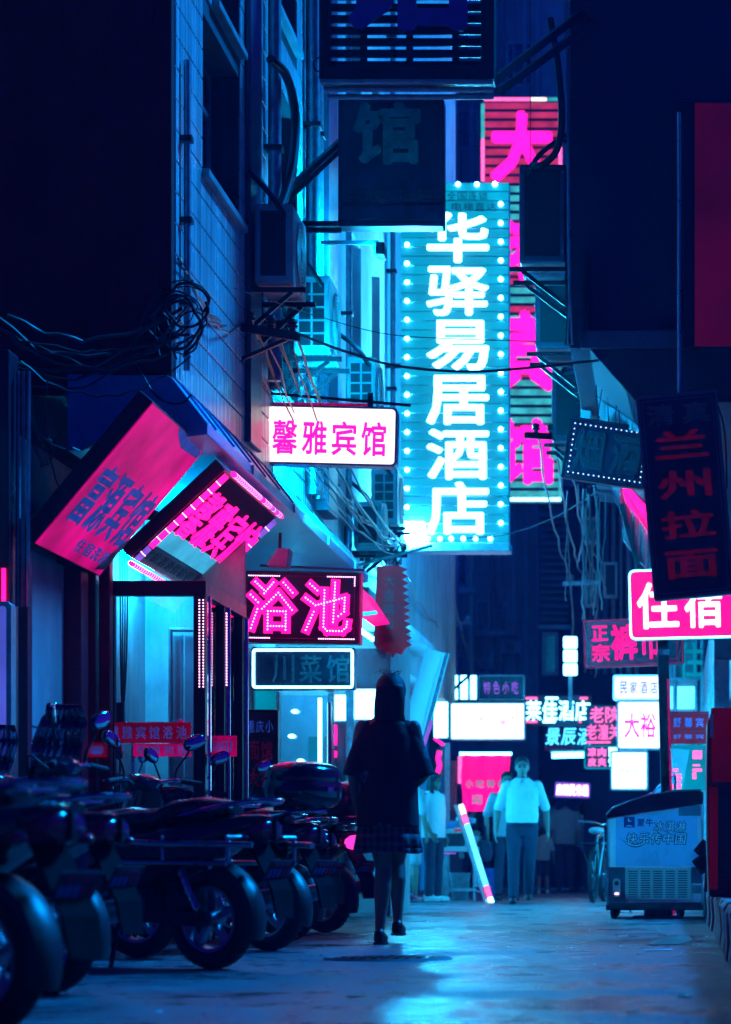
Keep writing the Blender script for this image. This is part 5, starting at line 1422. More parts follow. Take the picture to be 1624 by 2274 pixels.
    rr=MB().tube(smooth_path([(-.45,-.14,.765),(-.62,-.15,.80),(-.84,-.13,.835),(-.93,-.06,.84),(-.95,0,.84),(-.93,.06,.84),(-.84,.13,.835),(-.62,.15,.80),(-.45,.14,.765)],5),.013,8).build('grab_rail','chrome',e)
    MB().tube([(-.86,-.11,.836),(-.86,.11,.836)],.008,8).build('rail_bar','chrome',rr); MB().tube([(-.74,-.13,.82),(-.74,.13,.82)],.008,8).build('rail_bar','chrome',rr)
    # exhaust and stand
    ex=MB().tube([(-.05,-.13,.26),(-.25,-.16,.26),(-.40,-.175,.29)],.018,8).build('exhaust','iron',e)
    MB().tube([(-.38,-.18,.285),(-.42,-.18,.29),(-.80,-.19,.36),(-.84,-.19,.366)],[.035,.052,.052,.03],14).build('muffler','galv',ex)
    MB().tube([(-.05,.12,.27),(-.12,.27,.012)],.012,8).build('side_stand','iron',e)
    if box:
        c=(-.80,0,1.0); b=MB().ell((-.80,0,.965),(.205,.22,.115),26,14,None,.62).build('top_box',box,e)
        MB().ell((-.805,0,1.045),(.20,.215,.095),26,14,None,.68).build('lid',paint if box!='scooter_black' else 'scooter_black',b)
        MB().lathe([(.0,0),(.0,0)],3) if False else None
        MB().loft([sec(-1.012,1.0,.12,.016,14),sec(-.985,1.0,.15,.02,14),sec(-.96,1.0,.155,.016,14)]).build('reflector','lens_red',b)
        MB().bb(-1.016,-.99,-.03,.03,.955,.985).build('latch','chrome',b,.004)
        MB().bb(-.92,-.66,-.10,.10,.845,.875).build('mount','plastic_black',b)
    if cargo:
        cg=MB()
        for s in (-1,1):
            cg.tube(smooth_path([(-.05,s*.27,.66),(-.40,s*.285,.63),(-.85,s*.285,.625),(-.98,s*.25,.62)],4),.016,8)
            cg.tube([(-.05,s*.27,.54),(-.85,s*.285,.53)],.012,8)
            for xx in (-.06,-.45,-.85): cg.tube([(xx,s*.275,.53),(xx,s*.275,.665)],.01,6)
            cg.tube([(-.45,s*.15,.66),(-.45,s*.285,.66)],.01,6); cg.tube([(-.85,s*.12,.66),(-.85,s*.285,.66)],.01,6)
        cg.build('side_carrier','steel',e)
        for s in (-1,1): MB().bb(-.82,-.10,s*.265-.012,s*.265+.012,.555,.645).build('carrier_bag','seat_vinyl',e,.01)
    if shield:
        rings=[]
        for (z,x,hw) in ((1.03,.55,.17),(1.15,.52,.20),(1.28,.47,.18),(1.36,.44,.10)):
            rings.append([(x-.06*(math.sin(math.pi*(k/12-.5))**2), hw*math.sin(math.pi*(k/12-.5)), z) for k in range(13)])
        mb=MB()
        for a,b in zip(rings[:-1],rings[1:]):
            for k in range(12): mb.add([a[k],a[k+1],b[k+1],b[k]],[(0,1,2,3)],True)
        o=mb.build('windscreen','glass_dim',e,fix=False); so=o.modifiers.new('Solid','SOLIDIFY'); so.thickness=.004
    if sticker:
        b=MB().loft([sec(-.70,.70,.02,.10,20,.6,.215),sec(-.68,.70,.045,.125,20,.6,.215),sec(-.32,.69,.045,.125,20,.6,.215),sec(-.30,.69,.02,.10,20,.6,.215)]).build('saddle_bag','seat_vinyl',e)
        for (x0,x1,z0,z1) in ((-.655,-.60,.74,.79),(-.59,-.50,.745,.785),(-.49,-.43,.73,.78),(-.655,-.58,.67,.72),(-.57,-.50,.665,.72),(-.49,-.42,.66,.71),(-.655,-.42,.60,.645)):
            MB().bb(x0,x1,.259,.262,z0,z1).build('pale_sticker','plate_white',b)
    return e
scooter('nearest dark scooter cut off by the left edge with a pale-stickered side bag', (-1.98,7.95), 148, 'scooter_grey', 'scooter_grey', sticker=True, sc=.86)
scooter('black scooter with chrome side carrier rails, second from the camera', (-2.12,12.7), 152, 'scooter_black','scooter_black', cargo=True, shield=True, steer=18)
scooter('scooter with a glossy black top box in the middle of the row', (-2.24,15.3), 150, 'scooter_black','scooter_grey', box='scooter_black', steer=-10)
scooter('farthest scooter of the row with glowing tail light and grey top box', (-2.42,19.2), 146, 'scooter_grey','scooter_black', box='scooter_grey', lit=True, steer=8)
scooter('red-panelled scooter squeezed between the top-box scooter and the glass', (-2.72,17.2), 154, 'scooter_red','scooter_grey', steer=22)
scooter('small grey scooter behind the one with carrier rails', (-2.75,14.2), 158, 'scooter_grey','scooter_red', shield=True, steer=-16, sc=.9)
scooter('low black scooter close behind the nearest one', (-2.34,10.3), 154, 'scooter_black','scooter_grey', steer=14, sc=.88)
scooter('dark scooter just behind the glossy top-box one', (-2.38,17.0), 149, 'scooter_black','scooter_black', steer=-6, sc=.9)
# ------------------------------------------------------------------ people
def fuse(mb, name, m, parent, vox=.011, it=5, sm=.5):
    """one continuous surface out of overlapping closed shapes"""
    me=mb.mesh('tmp'); bm=bmesh.new(); bm.from_mesh(me); bmesh.ops.recalc_face_normals(bm,faces=bm.faces); bm.to_mesh(me); bm.free()
    o=bpy.data.objects.new('tmp',me); col.objects.link(o)
    r=o.modifiers.new('r','REMESH'); r.mode='VOXEL'; r.voxel_size=vox; r.use_smooth_shade=True
    if it: s=o.modifiers.new('s','SMOOTH'); s.factor=sm; s.iterations=it
    bpy.context.view_layer.update()
    out=bpy.data.meshes.new_from_object(o.evaluated_get(bpy.context.evaluated_depsgraph_get()))
    bpy.data.objects.remove(o); bpy.data.meshes.remove(me)
    out.materials.clear(); out.materials.append(M[m]); out.polygons.foreach_set('use_smooth',[True]*len(out.polygons))
    ob=bpy.data.objects.new(name,out); col.objects.link(ob); ob.parent=parent; ORG[ob.name]=Vector((0,0,0)); out.name=name
    return ob
def ring_xy(c, rx, ry, z, n=20, e=.85):
    pw=lambda v: math.copysign(abs(v)**e,v)
    return [(c[0]+rx*pw(math.cos(2*math.pi*k/n)), c[1]+ry*pw(math.sin(2*math.pi*k/n)), z) for k in range(n)]
def limb(mb, pts, rs):
    mb.tube(pts,rs,12)
    for p,r in zip(pts,rs): mb.ell(p,(r*.99,)*3,12,8)
def hand(mb, wrist, d, side, s=1.0, curl=.5):
    """palm, four unequal fingers bent at the knuckles and a thumb off the side of the palm; d = forearm direction"""
    d=Vector(d).normalized(); up=Vector((0,-1,0)); up=(up-d*up.dot(d)).normalized(); lat=d.cross(up).normalized()*side
    T=Matrix(((lat.x,up.x,d.x),(lat.y,up.y,d.y),(lat.z,up.z,d.z))).to_4x4(); T.translation=wrist
    mb.ell((0,0,.045*s),(.018*s,.040*s,.052*s),12,8,T,.8)
    for i,(o,l) in enumerate(((.030,.068),(.010,.078),(-.010,.074),(-.029,.058))):
        p=[(0,o*s,.08*s),(.004*s+.018*s*curl*.5,o*s,(.08+l*.5)*s),(.03*s*curl+.006*s,o*s*.95,(.08+l*.85)*s),(.05*s*curl+.008*s,o*s*.9,(.08+l*(1-.15*curl))*s)]
        limbT=[T@Vector(q) for q in p]; limb(mb,limbT,[.0095*s,.009*s,.008*s,.007*s])
    p=[T@Vector(q) for q in ((0,.034*s,.025*s),(.012*s,.054*s,.05*s),(.022*s,.055*s,.08*s))]
    limb(mb,p,[.012*s,.011*s,.009*s])
def head(mb, c, s=1.0, T=None):
    """skull, face, nose, ears; looks to -y"""
    c=Vector(c); R_=T or Matrix(); TT=Matrix.Translation(c)@R_
    mb.ell((0,.008*s,.02*s),(.075*s,.092*s,.100*s),18,12,TT)
    mb.ell((0,-.022*s,-.045*s),(.058*s,.066*s,.075*s),16,10,TT)
    mb.ell((0,-.062*s,-.095*s),(.030*s,.026*s,.022*s),12,8,TT)
    mb.ell((0,-.098*s,-.022*s),(.013*s,.018*s,.024*s),10,8,TT); mb.ell((0,-.088*s,.005*s),(.010*s,.014*s,.03*s),10,8,TT)
    mb.ell((0,-.083*s,-.066*s),(.026*s,.014*s,.010*s),10,6,TT)
    for k in (-1,1):
        mb.ell((k*.077*s,.006*s,-.018*s),(.010*s,.020*s,.032*s),10,8,TT)
        mb.ell((k*.030*s,-.080*s,.018*s),(.024*s,.012*s,.010*s),10,6,TT)
def face_bits(e, b, c, s=1.0, T=None):
    TT=Matrix.Translation(Vector(c))@(T or Matrix())
    for k in (-1,1):
        MB().ell((k*.031*s,-.086*s,-.002*s),(.016*s,.010*s,.008*s),10,6,TT).build('eye','print_black',b)
        MB().ell((k*.031*s,-.091*s,.022*s),(.022*s,.009*s,.006*s),10,6,TT).build('eyebrow','hair',b)
    MB().ell((0,-.094*s,-.067*s),(.022*s,.006*s,.004*s),10,6,TT).build('lips','lens_red',b)
def person(label, loc, rz, H=1.70, arms=None, legs=None, shirt='shirt_white', trousers='jeans', shoes='shoe_dark', hair='short', sleeve=.5, shorts=False, belly=0., vox=.012, build_w=1.0, female=False, bag=None, hidden_face=False, name='person', untucked=True, seated=False):
    s=H/1.70; e=thing(name,label,'person',loc,'people in the alley',local=True,rot=Euler((0,0,R(rz)))); e.scale=(s,s,s)
    sw=.19*build_w*(.92 if female else 1)
    A_=arms or {-1:((-sw-.06,.02,1.12),(-sw-.07,-.03,.87)), 1:((sw+.06,.02,1.12),(sw+.07,-.03,.87))}
    Lg=legs or {-1:((-.10,-.01,.47),(-.11,.0,.085)), 1:((.10,-.01,.47),(.11,.0,.085))}
    hc=(0,-.02,1.585)
    mb=MB(); w=build_w
    mb.loft([ring_xy((0,0),.15*w,.10,.84),ring_xy((0,0),.165*w,.115,.92),ring_xy((0,-.01*belly*3),.150*w+.02*belly,.10+.045*belly,1.04),ring_xy((0,-.005),.165*w,.11,1.22),ring_xy((0,0),.175*w,.105,1.34),ring_xy((0,.01),.13*w,.085,1.42),ring_xy((0,.01),.055,.055,1.47)])
    mb.tube([(0,.015,1.40),(0,0,1.52)],[.058,.052],14)
    head(mb,hc)
    for k in (-1,1):
        el,wr=A_[k]; sh=(k*sw,0,1.385); limb(mb,[sh,Vector(sh).lerp(Vector(el),.5),el,Vector(el).lerp(Vector(wr),.4),wr],[.050,.044,.038,.037,.025])
        hand(mb,Vector(wr),Vector(wr)-Vector(el),k)
        kn,an=Lg[k]; hp=(k*.09,0,.90); limb(mb,[hp,Vector(hp).lerp(Vector(kn),.5),kn,Vector(kn).lerp(Vector(an),.35),an],[.085,.075,.054,.055,.034])
        mb.ell((an[0],an[1]-.05,an[2]-.045),(.04,.11,.035),12,8)
    b=fuse(mb,'body','skin',e,vox*.85,4)
    if not hidden_face: face_bits(e,b,hc)
    # shirt
    mb=MB(); hem=.84 if untucked else .93
    mb.loft([ring_xy((0,-.012*belly*3),.185*w,.135+.045*belly,hem),ring_xy((0,-.012*belly*3),.185*w+.02*belly,.135+.06*belly,1.02),ring_xy((0,-.005),.188*w,.135,1.2),ring_xy((0,0),.185*w,.124,1.32),ring_xy((0,.01),.135*w,.10,1.42),ring_xy((0,.01),.078,.07,1.462)])
    for k in (-1,1):
        el,wr=A_[k]; sh=Vector((k*sw*.96,0,1.375)); q=sh.lerp(Vector(el),min(1,sleeve*2)); limb(mb,[sh,sh.lerp(q,.5),q],[.060,.058,.060])
        if sleeve>.5: q2_=Vector(el).lerp(Vector(wr),(sleeve-.5)*2); limb(mb,[q,q2_],[.058,.045])
    sh_=fuse(mb,'shirt',shirt,e,vox,3)
    if not female and shirt=='shirt_white':
        for k in (-1,1): MB().add([(k*.012,-.125,1.43),(k*.075,-.085,1.465),(k*.085,-.12,1.40),(k*.05,-.137,1.385)],[(0,1,2,3)]).build('collar',shirt,sh_,fix=False)
        MB().bb(.05,.13,-.1405,-.1385,1.20,1.30).build('pocket',shirt,sh_)
    # trousers or shorts
    mb=MB(); mb.loft([ring_xy((0,0),.12*w,.10,.78),ring_xy((0,0),.178*w,.128,.86),ring_xy((0,0),.172*w,.122,.96)])
    for k in (-1,1):
        kn,an=Lg[k]; hp=Vector((k*.092,0,.88)); kn=Vector(kn); an=Vector(an)
        if shorts: limb(mb,[hp,hp.lerp(kn,.55),hp.lerp(kn,.88)],[.098,.094,.092])
        else: limb(mb,[hp,hp.lerp(kn,.5),kn,kn.lerp(an,.4),an+Vector((0,0,.02))],[.100,.090,.070,.066,.056])
    tr=fuse(mb,'trousers' if not shorts else 'shorts',trousers,e,vox,3)
    if not untucked:
        MB().loft([ring_xy((0,-.01*belly*3),.186*w,.138+.04*belly,.925),ring_xy((0,-.01*belly*3),.188*w,.14+.04*belly,.94),ring_xy((0,-.01*belly*3),.186*w,.138+.04*belly,.955)]).build('belt','shoe_dark',e)
    for k in (-1,1):
        an=Lg[k][1]; mb=MB(); mb.ell((an[0],an[1]-.055,an[2]-.045),(.047,.135,.038),14,8,None,.8); mb.ell((an[0],an[1]+.02,an[2]-.02),(.045,.055,.055),12,8)
        mb.ell((an[0],an[1]-.05,an[2]-.072),(.05,.14,.012),14,6,None,.7)
        fuse(mb,'shoe',shoes,e,vox*.8,2)
    # hair
    mb=MB(); c=hc
    if hair=='short':
        mb.ell((c[0],c[1]+.018,c[2]+.040),(.083,.094,.090),18,12); mb.ell((c[0],c[1]+.035,c[2]+.0),(.081,.075,.09),18,12)
    elif hair=='bald':
        mb.ell((c[0],c[1]+.038,c[2]+.010),(.081,.072,.085),18,12); mb.ell((c[0],c[1]+.03,c[2]+.05),(.07,.08,.065),18,12)
    else:
        mb.ell((c[0],c[1]+.018,c[2]+.035),(.088,.102,.098),18,12); mb.ell((c[0],c[1]+.05,c[2]-.08),(.085,.07,.15),18,12)
        mb.ell((c[0],c[1]+.075,c[2]-.23),(.09,.045,.16),18,12)
        for k in (-1,1): limb(mb,[(k*.07,-.02,c[2]+.03),(k*.088,-.03,c[2]-.08),(k*.09,-.05,c[2]-.22),(k*.085,-.06,c[2]-.32)],[.03,.032,.03,.012])
    fuse(mb,'hair','hair',b,.008,2)
    if bag:
        mb=MB().ell(bag,(.10,.06,.15),16,10,None,.7); bg=mb.build('handbag','trouser_dark',e)
        MB().tube(smooth_path([(bag[0],bag[1]-.04,bag[2]+.12),(bag[0],bag[1]-.02,bag[2]+.32),(bag[0],bag[1]+.04,bag[2]+.12)],5),.008,6).build('bag_strap','trouser_dark',bg)
    return e

# pattern cloth for the woman in front
def pattern(n, base, spot, kind):
    m=mat(n,base,.85,var=.15,vs=8,bump=.3,bs=14,dist=.02); nt=m.node_tree; N=nt.nodes; L=nt.links; b=N['Principled BSDF']
    src=b.inputs['Base Color'].links[0].from_socket; tc=[x for x in N if x.type=='TEX_COORD'][0]
    mx=N.new('ShaderNodeMix'); mx.data_type='RGBA'; L.new(src,mx.inputs['A']); mx.inputs['B'].default_value=(*spot,1)
    if kind=='floral':
        v=N.new('ShaderNodeTexVoronoi'); v.inputs['Scale'].default_value=5.2; L.new(tc.outputs['Object'],v.inputs['Vector'])
        v2=N.new('ShaderNodeTexVoronoi'); v2.inputs['Scale'].default_value=34; L.new(tc.outputs['Object'],v2.inputs['Vector'])
        lt=N.new('ShaderNodeMath'); lt.operation='LESS_THAN'; lt.inputs[1].default_value=.19; L.new(v.outputs['Distance'],lt.inputs[0])
        l2=N.new('ShaderNodeMath'); l2.operation='GREATER_THAN'; l2.inputs[1].default_value=.42; L.new(v2.outputs['Distance'],l2.inputs[0])
        mu=N.new('ShaderNodeMath'); mu.operation='MULTIPLY'; L.new(lt.outputs[0],mu.inputs[0]); L.new(l2.outputs[0],mu.inputs[1])
        L.new(mu.outputs[0],mx.inputs['Factor'])
    else:
        acc=None
        for ax,scl in (('X',7.),('Z',6.)):
            w=N.new('ShaderNodeTexWave'); w.bands_direction=ax; w.inputs['Scale'].default_value=scl; L.new(tc.outputs['Object'],w.inputs['Vector'])
            g=N.new('ShaderNodeMath'); g.operation='GREATER_THAN'; g.inputs[1].default_value=.62; L.new(w.outputs['Fac'],g.inputs[0])
            if acc is None: acc=g
            else:
                ad=N.new('ShaderNodeMath'); ad.operation='ADD'; L.new(acc.outputs[0],ad.inputs[0]); L.new(g.outputs[0],ad.inputs[1]); acc=ad
        hf=N.new('ShaderNodeMath'); hf.operation='MULTIPLY'; hf.inputs[1].default_value=.5; L.new(acc.outputs[0],hf.inputs[0]); L.new(hf.outputs[0],mx.inputs['Factor'])
    L.new(mx.outputs['Result'],b.inputs['Base Color'])
pattern('floral',(.012,.012,.018),(.085,.10,.13),'floral')
pattern('plaid',(.016,.018,.028),(.09,.11,.15),'plaid')
pattern('print_tee',(.30,.36,.36),(.45,.05,.08),'floral')

def walking_woman():
    p=at(862,2095,1); Y=.5*F/(2097-VY); X=(862-VX)/F*Y
    e=thing('person','woman seen from behind walking away in dark floral top and plaid skirt','person',(X,Y,0),'people in the alley',local=True)
    e.scale=(.94,1,1)
    hc=(.015,.03,1.50); mb=MB()
    # facing +Y: the nose points away from the camera
    mb.loft([ring_xy((0,0),.145,.11,.74),ring_xy((0,0),.165,.125,.84),ring_xy((0,0),.135,.095,1.0),ring_xy((0,.01),.15,.105,1.16),ring_xy((0,.0),.165,.10,1.27),ring_xy((0,0),.12,.08,1.34),ring_xy((0,.005),.05,.05,1.39)])
    mb.tube([(0,0,1.32),(.01,.01,1.43)],[.052,.046],14)
    head(mb,hc,.95,Matrix.Rotation(R(172),4,'Z'))
    LA=((-.225,-.03,1.03),(-.20,.05,.80)); RA=((.24,.0,1.03),(.17,.20,.97))
    for k,(el,wr) in ((-1,LA),(1,RA)):
        sh=(k*.165,0,1.30); limb(mb,[sh,Vector(sh).lerp(Vector(el),.5),el,Vector(el).lerp(Vector(wr),.4),wr],[.046,.040,.033,.033,.022])
        hand(mb,Vector(wr),Vector(wr)-Vector(el),k,.9,.7)
    legs={-1:((-.030,.03,.45),(-.050,-.02,.085)),1:((.040,.17,.49),(.052,.10,.135))}
    for k,(kn,an) in legs.items():
        hp=Vector((k*.075,0,.80)); kn=Vector(kn); an=Vector(an); calf=kn.lerp(an,.30)+Vector((0,-.018,0))
        limb(mb,[hp,hp.lerp(kn,.5),kn,calf,kn.lerp(an,.65),an],[.088,.073,.052,.058,.042,.030])
        mb.ell((an[0],an[1]+.05,an[2]-.05),(.038,.105,.030),12,8)
    b=fuse(mb,'body','skin',e,.0075,4)
    # loose boxy blouse with wide sleeves
    mb=MB()
    mb.loft([ring_xy((0,0),.200,.155,.70,28,.9),ring_xy((0,0),.196,.152,.82,28,.9),ring_xy((0,0),.190,.145,1.0,28,.9),ring_xy((0,0),.190,.135,1.15,28,.9),ring_xy((0,0),.170,.118,1.25,28,.9),ring_xy((0,0),.125,.095,1.325,28,.95),ring_xy((.005,.005),.07,.068,1.375,28)])
    for k,(el,wr) in ((-1,LA),(1,RA)):
        sh=Vector((k*.115,0,1.285)); el=Vector(el); q=sh.lerp(el,1.0)+Vector((-k*.02,0,0))
        mb.tube([sh,sh.lerp(q,.35),sh.lerp(q,.7),q+Vector((0,0,-.03))],[.062,.074,.080,.084],16)
        mb.ell(sh,(.062,.062,.062),14,10)
    fuse(mb,'blouse','floral',e,.009,4,.5)
    # pleated plaid skirt
    rings=[]
    for (z,r,a) in ((.86,.165,.0),(.76,.178,.003),(.66,.192,.007),(.575,.205,.011),(.548,.207,.012)):
        ring=[]
        for i in range(96):
            w=2*math.pi*i/96; rr=r+a*math.copysign(abs(math.sin(w*12))**.6,math.sin(w*12)); zz=z+(.006*math.sin(w*3) if z<.56 else 0)
            ring.append((rr*math.cos(w),rr*.80*math.sin(w),zz))
        rings.append(ring)
    mb=MB()
    n=96
    for a,c in zip(rings[:-1],rings[1:]):
        mb.add(a+c,[(k,(k+1)%n,(k+1)%n+n,k+n) for k in range(n)],True)
    o=mb.build('skirt','plaid',e,fix=False); so=o.modifiers.new('Solid','SOLIDIFY'); so.thickness=.004
    # flat shoes with a bow
    for k,(kn,an) in legs.items():
        mb=MB(); mb.ell((an[0],an[1]+.055,an[2]-.052),(.043,.125,.034),16,8,None,.8); mb.ell((an[0],an[1]-.02,an[2]-.035),(.038,.045,.05),12,8)
        s_=fuse(mb,'shoe','shoe_dark',e,.007,2)
        MB().loft([ring_xy((an[0],an[1]+.04),.044,.135,an[2]-.085,20,.8),ring_xy((an[0],an[1]+.04),.046,.138,an[2]-.073,20,.8)]).build('sole','rubber',s_)
        MB().ell((an[0],an[1]-.068,an[2]-.01),(.022,.012,.014),10,6).build('heel_bow','shoe_dark',s_)
    # hair: cap, hanging length over the neck, loose locks
    mb=MB(); c=hc
    mb.ell((c[0],c[1]-.005,c[2]+.025),(.098,.108,.108),20,14)
    mb.loft([ring_xy((c[0],c[1]-.05),.088,.06,c[2]+.05),ring_xy((c[0],c[1]-.06),.097,.055,c[2]-.03),ring_xy((c[0]-.004,c[1]-.065),.098,.05,c[2]-.10),ring_xy((c[0]-.01,c[1]-.07),.090,.045,c[2]-.16),ring_xy((c[0]-.02,c[1]-.075),.06,.03,c[2]-.20)])
    h=fuse(mb,'hair','hair',b,.007,3)
    rg=random.Random(5)
    for i in range(70):
        a=rg.uniform(-1,1); x0=c[0]+a*.085; y0=c[1]-.06-.04*(1-abs(a)); ln=rg.uniform(.10,.22); fl=rg.uniform(-.01,.03)*(1 if a>0 else -1)
        MB().tube(smooth_path([(x0*.9,y0,c[2]+.02),(x0,y0-.012,c[2]-.07),(x0+fl*.5,y0-.006,c[2]-.07-ln*.5),(x0+fl*1.6,y0,c[2]-.07-ln)],4),[.007]*9+[.006,.005,.004,.002],5).build('lock','hair',h,fix=False)
    for i in range(14):
        w=rg.uniform(0,6.28); x0=c[0]+.05*math.cos(w); y0=c[1]+.05*math.sin(w); 
        MB().tube(smooth_path([(x0,y0,c[2]+.115),(x0+rg.uniform(-.03,.03),y0-.02,c[2]+.14+rg.uniform(-.005,.01)),(x0+rg.uniform(-.06,.06),y0-.05,c[2]+.12)],4),.0012,4).build('stray_hair','hair',h,fix=False)
walking_woman()
def gp(px, py):
    Y=.5*F/(py-VY); return ((px-VX)/F*Y, Y, 0)
person('middle-aged man in a white short-sleeved shirt and dark jeans walking towards the camera', gp(1160,2008), 4, 1.70,
       arms={-1:((-.275,.02,1.10),(-.30,-.05,.85)),1:((.275,.05,1.10),(.295,.04,.86))},
       legs={-1:((-.10,-.10,.48),(-.11,-.16,.085)),1:((.085,.0,.47),(.075,.17,.12))}, shirt='shirt_white', trousers='jeans', belly=.6, hair='short', sleeve=.46, untucked=False, build_w=.98, vox=.012)
person('younger man in a teal shirt half hidden behind the man in white', gp(1126,2000), 8, 1.62, shirt='shirt_teal', trousers='trouser_dark', hair='short', sleeve=.45, arms={-1:((-.27,.0,1.12),(-.26,-.05,.88)),1:((.25,.02,1.12),(.26,-.03,.87))}, vox=.014, bag=(-.29,-.06,.66))
person('woman with long hair in an oversized white top and dark trousers by the stall', gp(962,2003), 62, 1.58, shirt='shirt_white', trousers='trouser_dark', shoes='shoe_white', hair='long', sleeve=.62, female=True, vox=.013, arms={-1:((-.23,.02,1.12),(-.20,-.10,.90)),1:((.23,.02,1.12),(.22,-.04,.86))}, build_w=1.1)
person('person in shorts whose legs show beside the walking woman', gp(905,2004), 150, 1.66, shirt='shirt_grey', trousers='shirt_grey', shorts=True, shoes='lens_red', hair='short', vox=.014)
person('child in a patterned t-shirt seen from behind in the crowd', gp(1207,1985), 176, 1.02, shirt='print_tee', trousers='trouser_dark', shorts=True, shoes='shoe_white', hair='short', vox=.02)
person('man in a grey t-shirt seen from behind walking away in the crowd', gp(1256,1981), 182, 1.55, shirt='shirt_grey', trousers='trouser_dark', hair='short', vox=.018, build_w=1.1)
person('slim person in pale clothes at the right of the crowd', gp(1297,1979), 190, 1.48, shirt='shirt_white', trousers='jeans', hair='long', female=True, vox=.018)
person('person in dark clothes far behind between the child and the man in jeans', gp(1085,1978), 20, 1.60, shirt='trouser_dark', trousers='jeans', hair='short', vox=.02)
person('diner with dark hair seen in profile behind the parked scooters', ((640-VX)/F*23.6,23.6,-.28), 88, 1.60, shirt='trouser_dark', trousers='trouser_dark', hair='short', vox=.014)

# more of the crowd: copies of the ones above, each a thing of its own
def clone(src, label, loc, rz, h):
    c=src.copy(); col.objects.link(c); c['label']=label; c.location=loc; c.rotation_euler=(0,0,R(rz)); c.scale=(h/1.7,)*3
    for ch in src.children:
        k=ch.copy(); col.objects.link(k); k.parent=c
        for g_ in ch.children:
            m_=g_.copy(); col.objects.link(m_); m_.parent=k
PP=[o for o in col.objects if o.get('category')=='person']
def pick(t): return [o for o in PP if t in o['label']][0]
clone(pick('man in a grey t-shirt'),'man in grey half hidden behind the child in the crowd',gp(1228,1976),170,1.62)
clone(pick('slim person'),'long-haired person in white at the far left of the crowd',gp(1052,1977),15,1.55)
clone(pick('younger man'),'dark-trousered man standing far back between the stall and the men',gp(1100,1974),200,1.66)
clone(pick('man in a grey t-shirt'),'farthest man in grey near the dark passage',gp(1275,1972),178,1.68)
clone(pick('child in'),'second small child far back beside the bicycle',gp(1308,1975),160,1.1)
# ------------------------------------------------------------------ ice-cream freezer
Yz=23.6; kz=Yz/F
def pz(px,py): return ((px-VX)*kz, CAMH+(VY-py)*kz)
e=thing('freezer','white and blue ice-cream chest freezer on castors at the right of the alley','freezer',(pz(1452,0)[0],Yz,0))
Ld=1.25
body=[pz(1349,2012),pz(1349,1822),pz(1356,1812),pz(1558,1786),pz(1561,1790),pz(1561,2012)]
MB().prism(body,Yz,Yz+Ld).build('body','freezer_white',e,.012,3)
MB().prism([pz(1368,1924),pz(1368,1817),pz(1549,1793),pz(1549,1924)],Yz-.006,Yz-.0005).build('print_panel','freezer_blue',e,.002)
lid=[pz(1347,1818),pz(1349,1806),pz(1360,1796),pz(1395,1781),pz(1440,1766),pz(1500,1758),pz(1556,1756),pz(1562,1760),pz(1562,1786),pz(1500,1795),pz(1420,1806)]
MB().prism(lid,Yz-.012,Yz+Ld+.01).build('lid_end','scooter_black',e,.006)
MB().tube([(*pz(1347,1810),)[:1]+(Yz-.02,)+(pz(1347,1810)[1],), (pz(1362,1795)[0],Yz-.02,pz(1362,1795)[1]), (pz(1400,1779)[0],Yz-.02,pz(1400,1779)[1]), (pz(1445,1765)[0],Yz-.02,pz(1445,1765)[1]), (pz(1500,1757)[0],Yz-.02,pz(1500,1757)[1]),(pz(1557,1755)[0],Yz-.02,pz(1557,1755)[1])],.008,8).build('lid_trim','chrome',e)
for x in (1349.5,1560): MB().bb(pz(x-1.5,0)[0],pz(x+1.5,0)[0],Yz-.014,Yz+.02,pz(0,2010)[1],pz(0,1820)[1]).build('corner_trim','galv',e,.004)
MB().prism([pz(1346,2022),pz(1346,2004),pz(1564,2004),pz(1564,2022)],Yz-.008,Yz+Ld).build('plinth','plastic_black',e,.01)
gr=MB().prism(rrect(146*kz,72*kz,.012,3),Yz-.018,Yz-.002,Matrix.Translation((pz(1462,0)[0],0,pz(0,1963)[1]))).build('vent_panel','freezer_grille',e,.003)
sl=MB()
for c in range(5):
    for r_ in range(12):
        x0=pz(1396+c*27.5,0)[0]; z0=pz(0,1934+r_*5.2)[1]; sl.bb(x0,x0+21*kz,Yz-.0195,Yz-.0175,z0-.0082,z0)
stuff(sl.build('vent_slots','ac_dark',gr))
for x in (1430,1495): MB().ell((pz(x,0)[0],Yz-.02,pz(0,1930)[1]),(.006,.004,.006),8,5).build('screw','galv',gr)
MB().bb(pz(1352,0)[0],pz(1389,0)[0],Yz-.008,Yz-.001,pz(0,2004)[1],pz(0,1926)[1]).build('side_panel','paint_blue_grey',e,.004)
MB().bb(pz(1536,0)[0],pz(1559,0)[0],Yz-.008,Yz-.001,pz(0,1962)[1],pz(0,1926)[1]).build('side_panel','paint_blue_grey',e,.004)
th=MB().prism(rrect(17*kz,42*kz,.028,5),Yz-.026,Yz-.006,Matrix.Translation((pz(1370,0)[0],0,pz(0,1972)[1]))).build('thermostat','freezer_grille',e,.004)
MB().lathe([(.001,-.012),(.018,-.012),(.02,0)],14,Matrix.Translation((pz(1370,0)[0],Yz-.026,pz(0,1962)[1]))).build('dial','plastic_black',th); MB().bb(pz(1366,0)[0],pz(1374,0)[0],Yz-.03,Yz-.0265,pz(0,1987)[1],pz(0,1983)[1]).build('lamp','pink_led',th)
MB().bb(pz(1538,0)[0],pz(1559,0)[0],Yz-.010,Yz-.002,pz(0,1984)[1],pz(0,1966)[1]).build('sticker','plate_white',e)
lb=MB().bb(pz(1508,0)[0],pz(1556,0)[0],Yz-.010,Yz-.0065,pz(0,1812)[1],pz(0,1788)[1]).build('energy_label','plate_white',e)
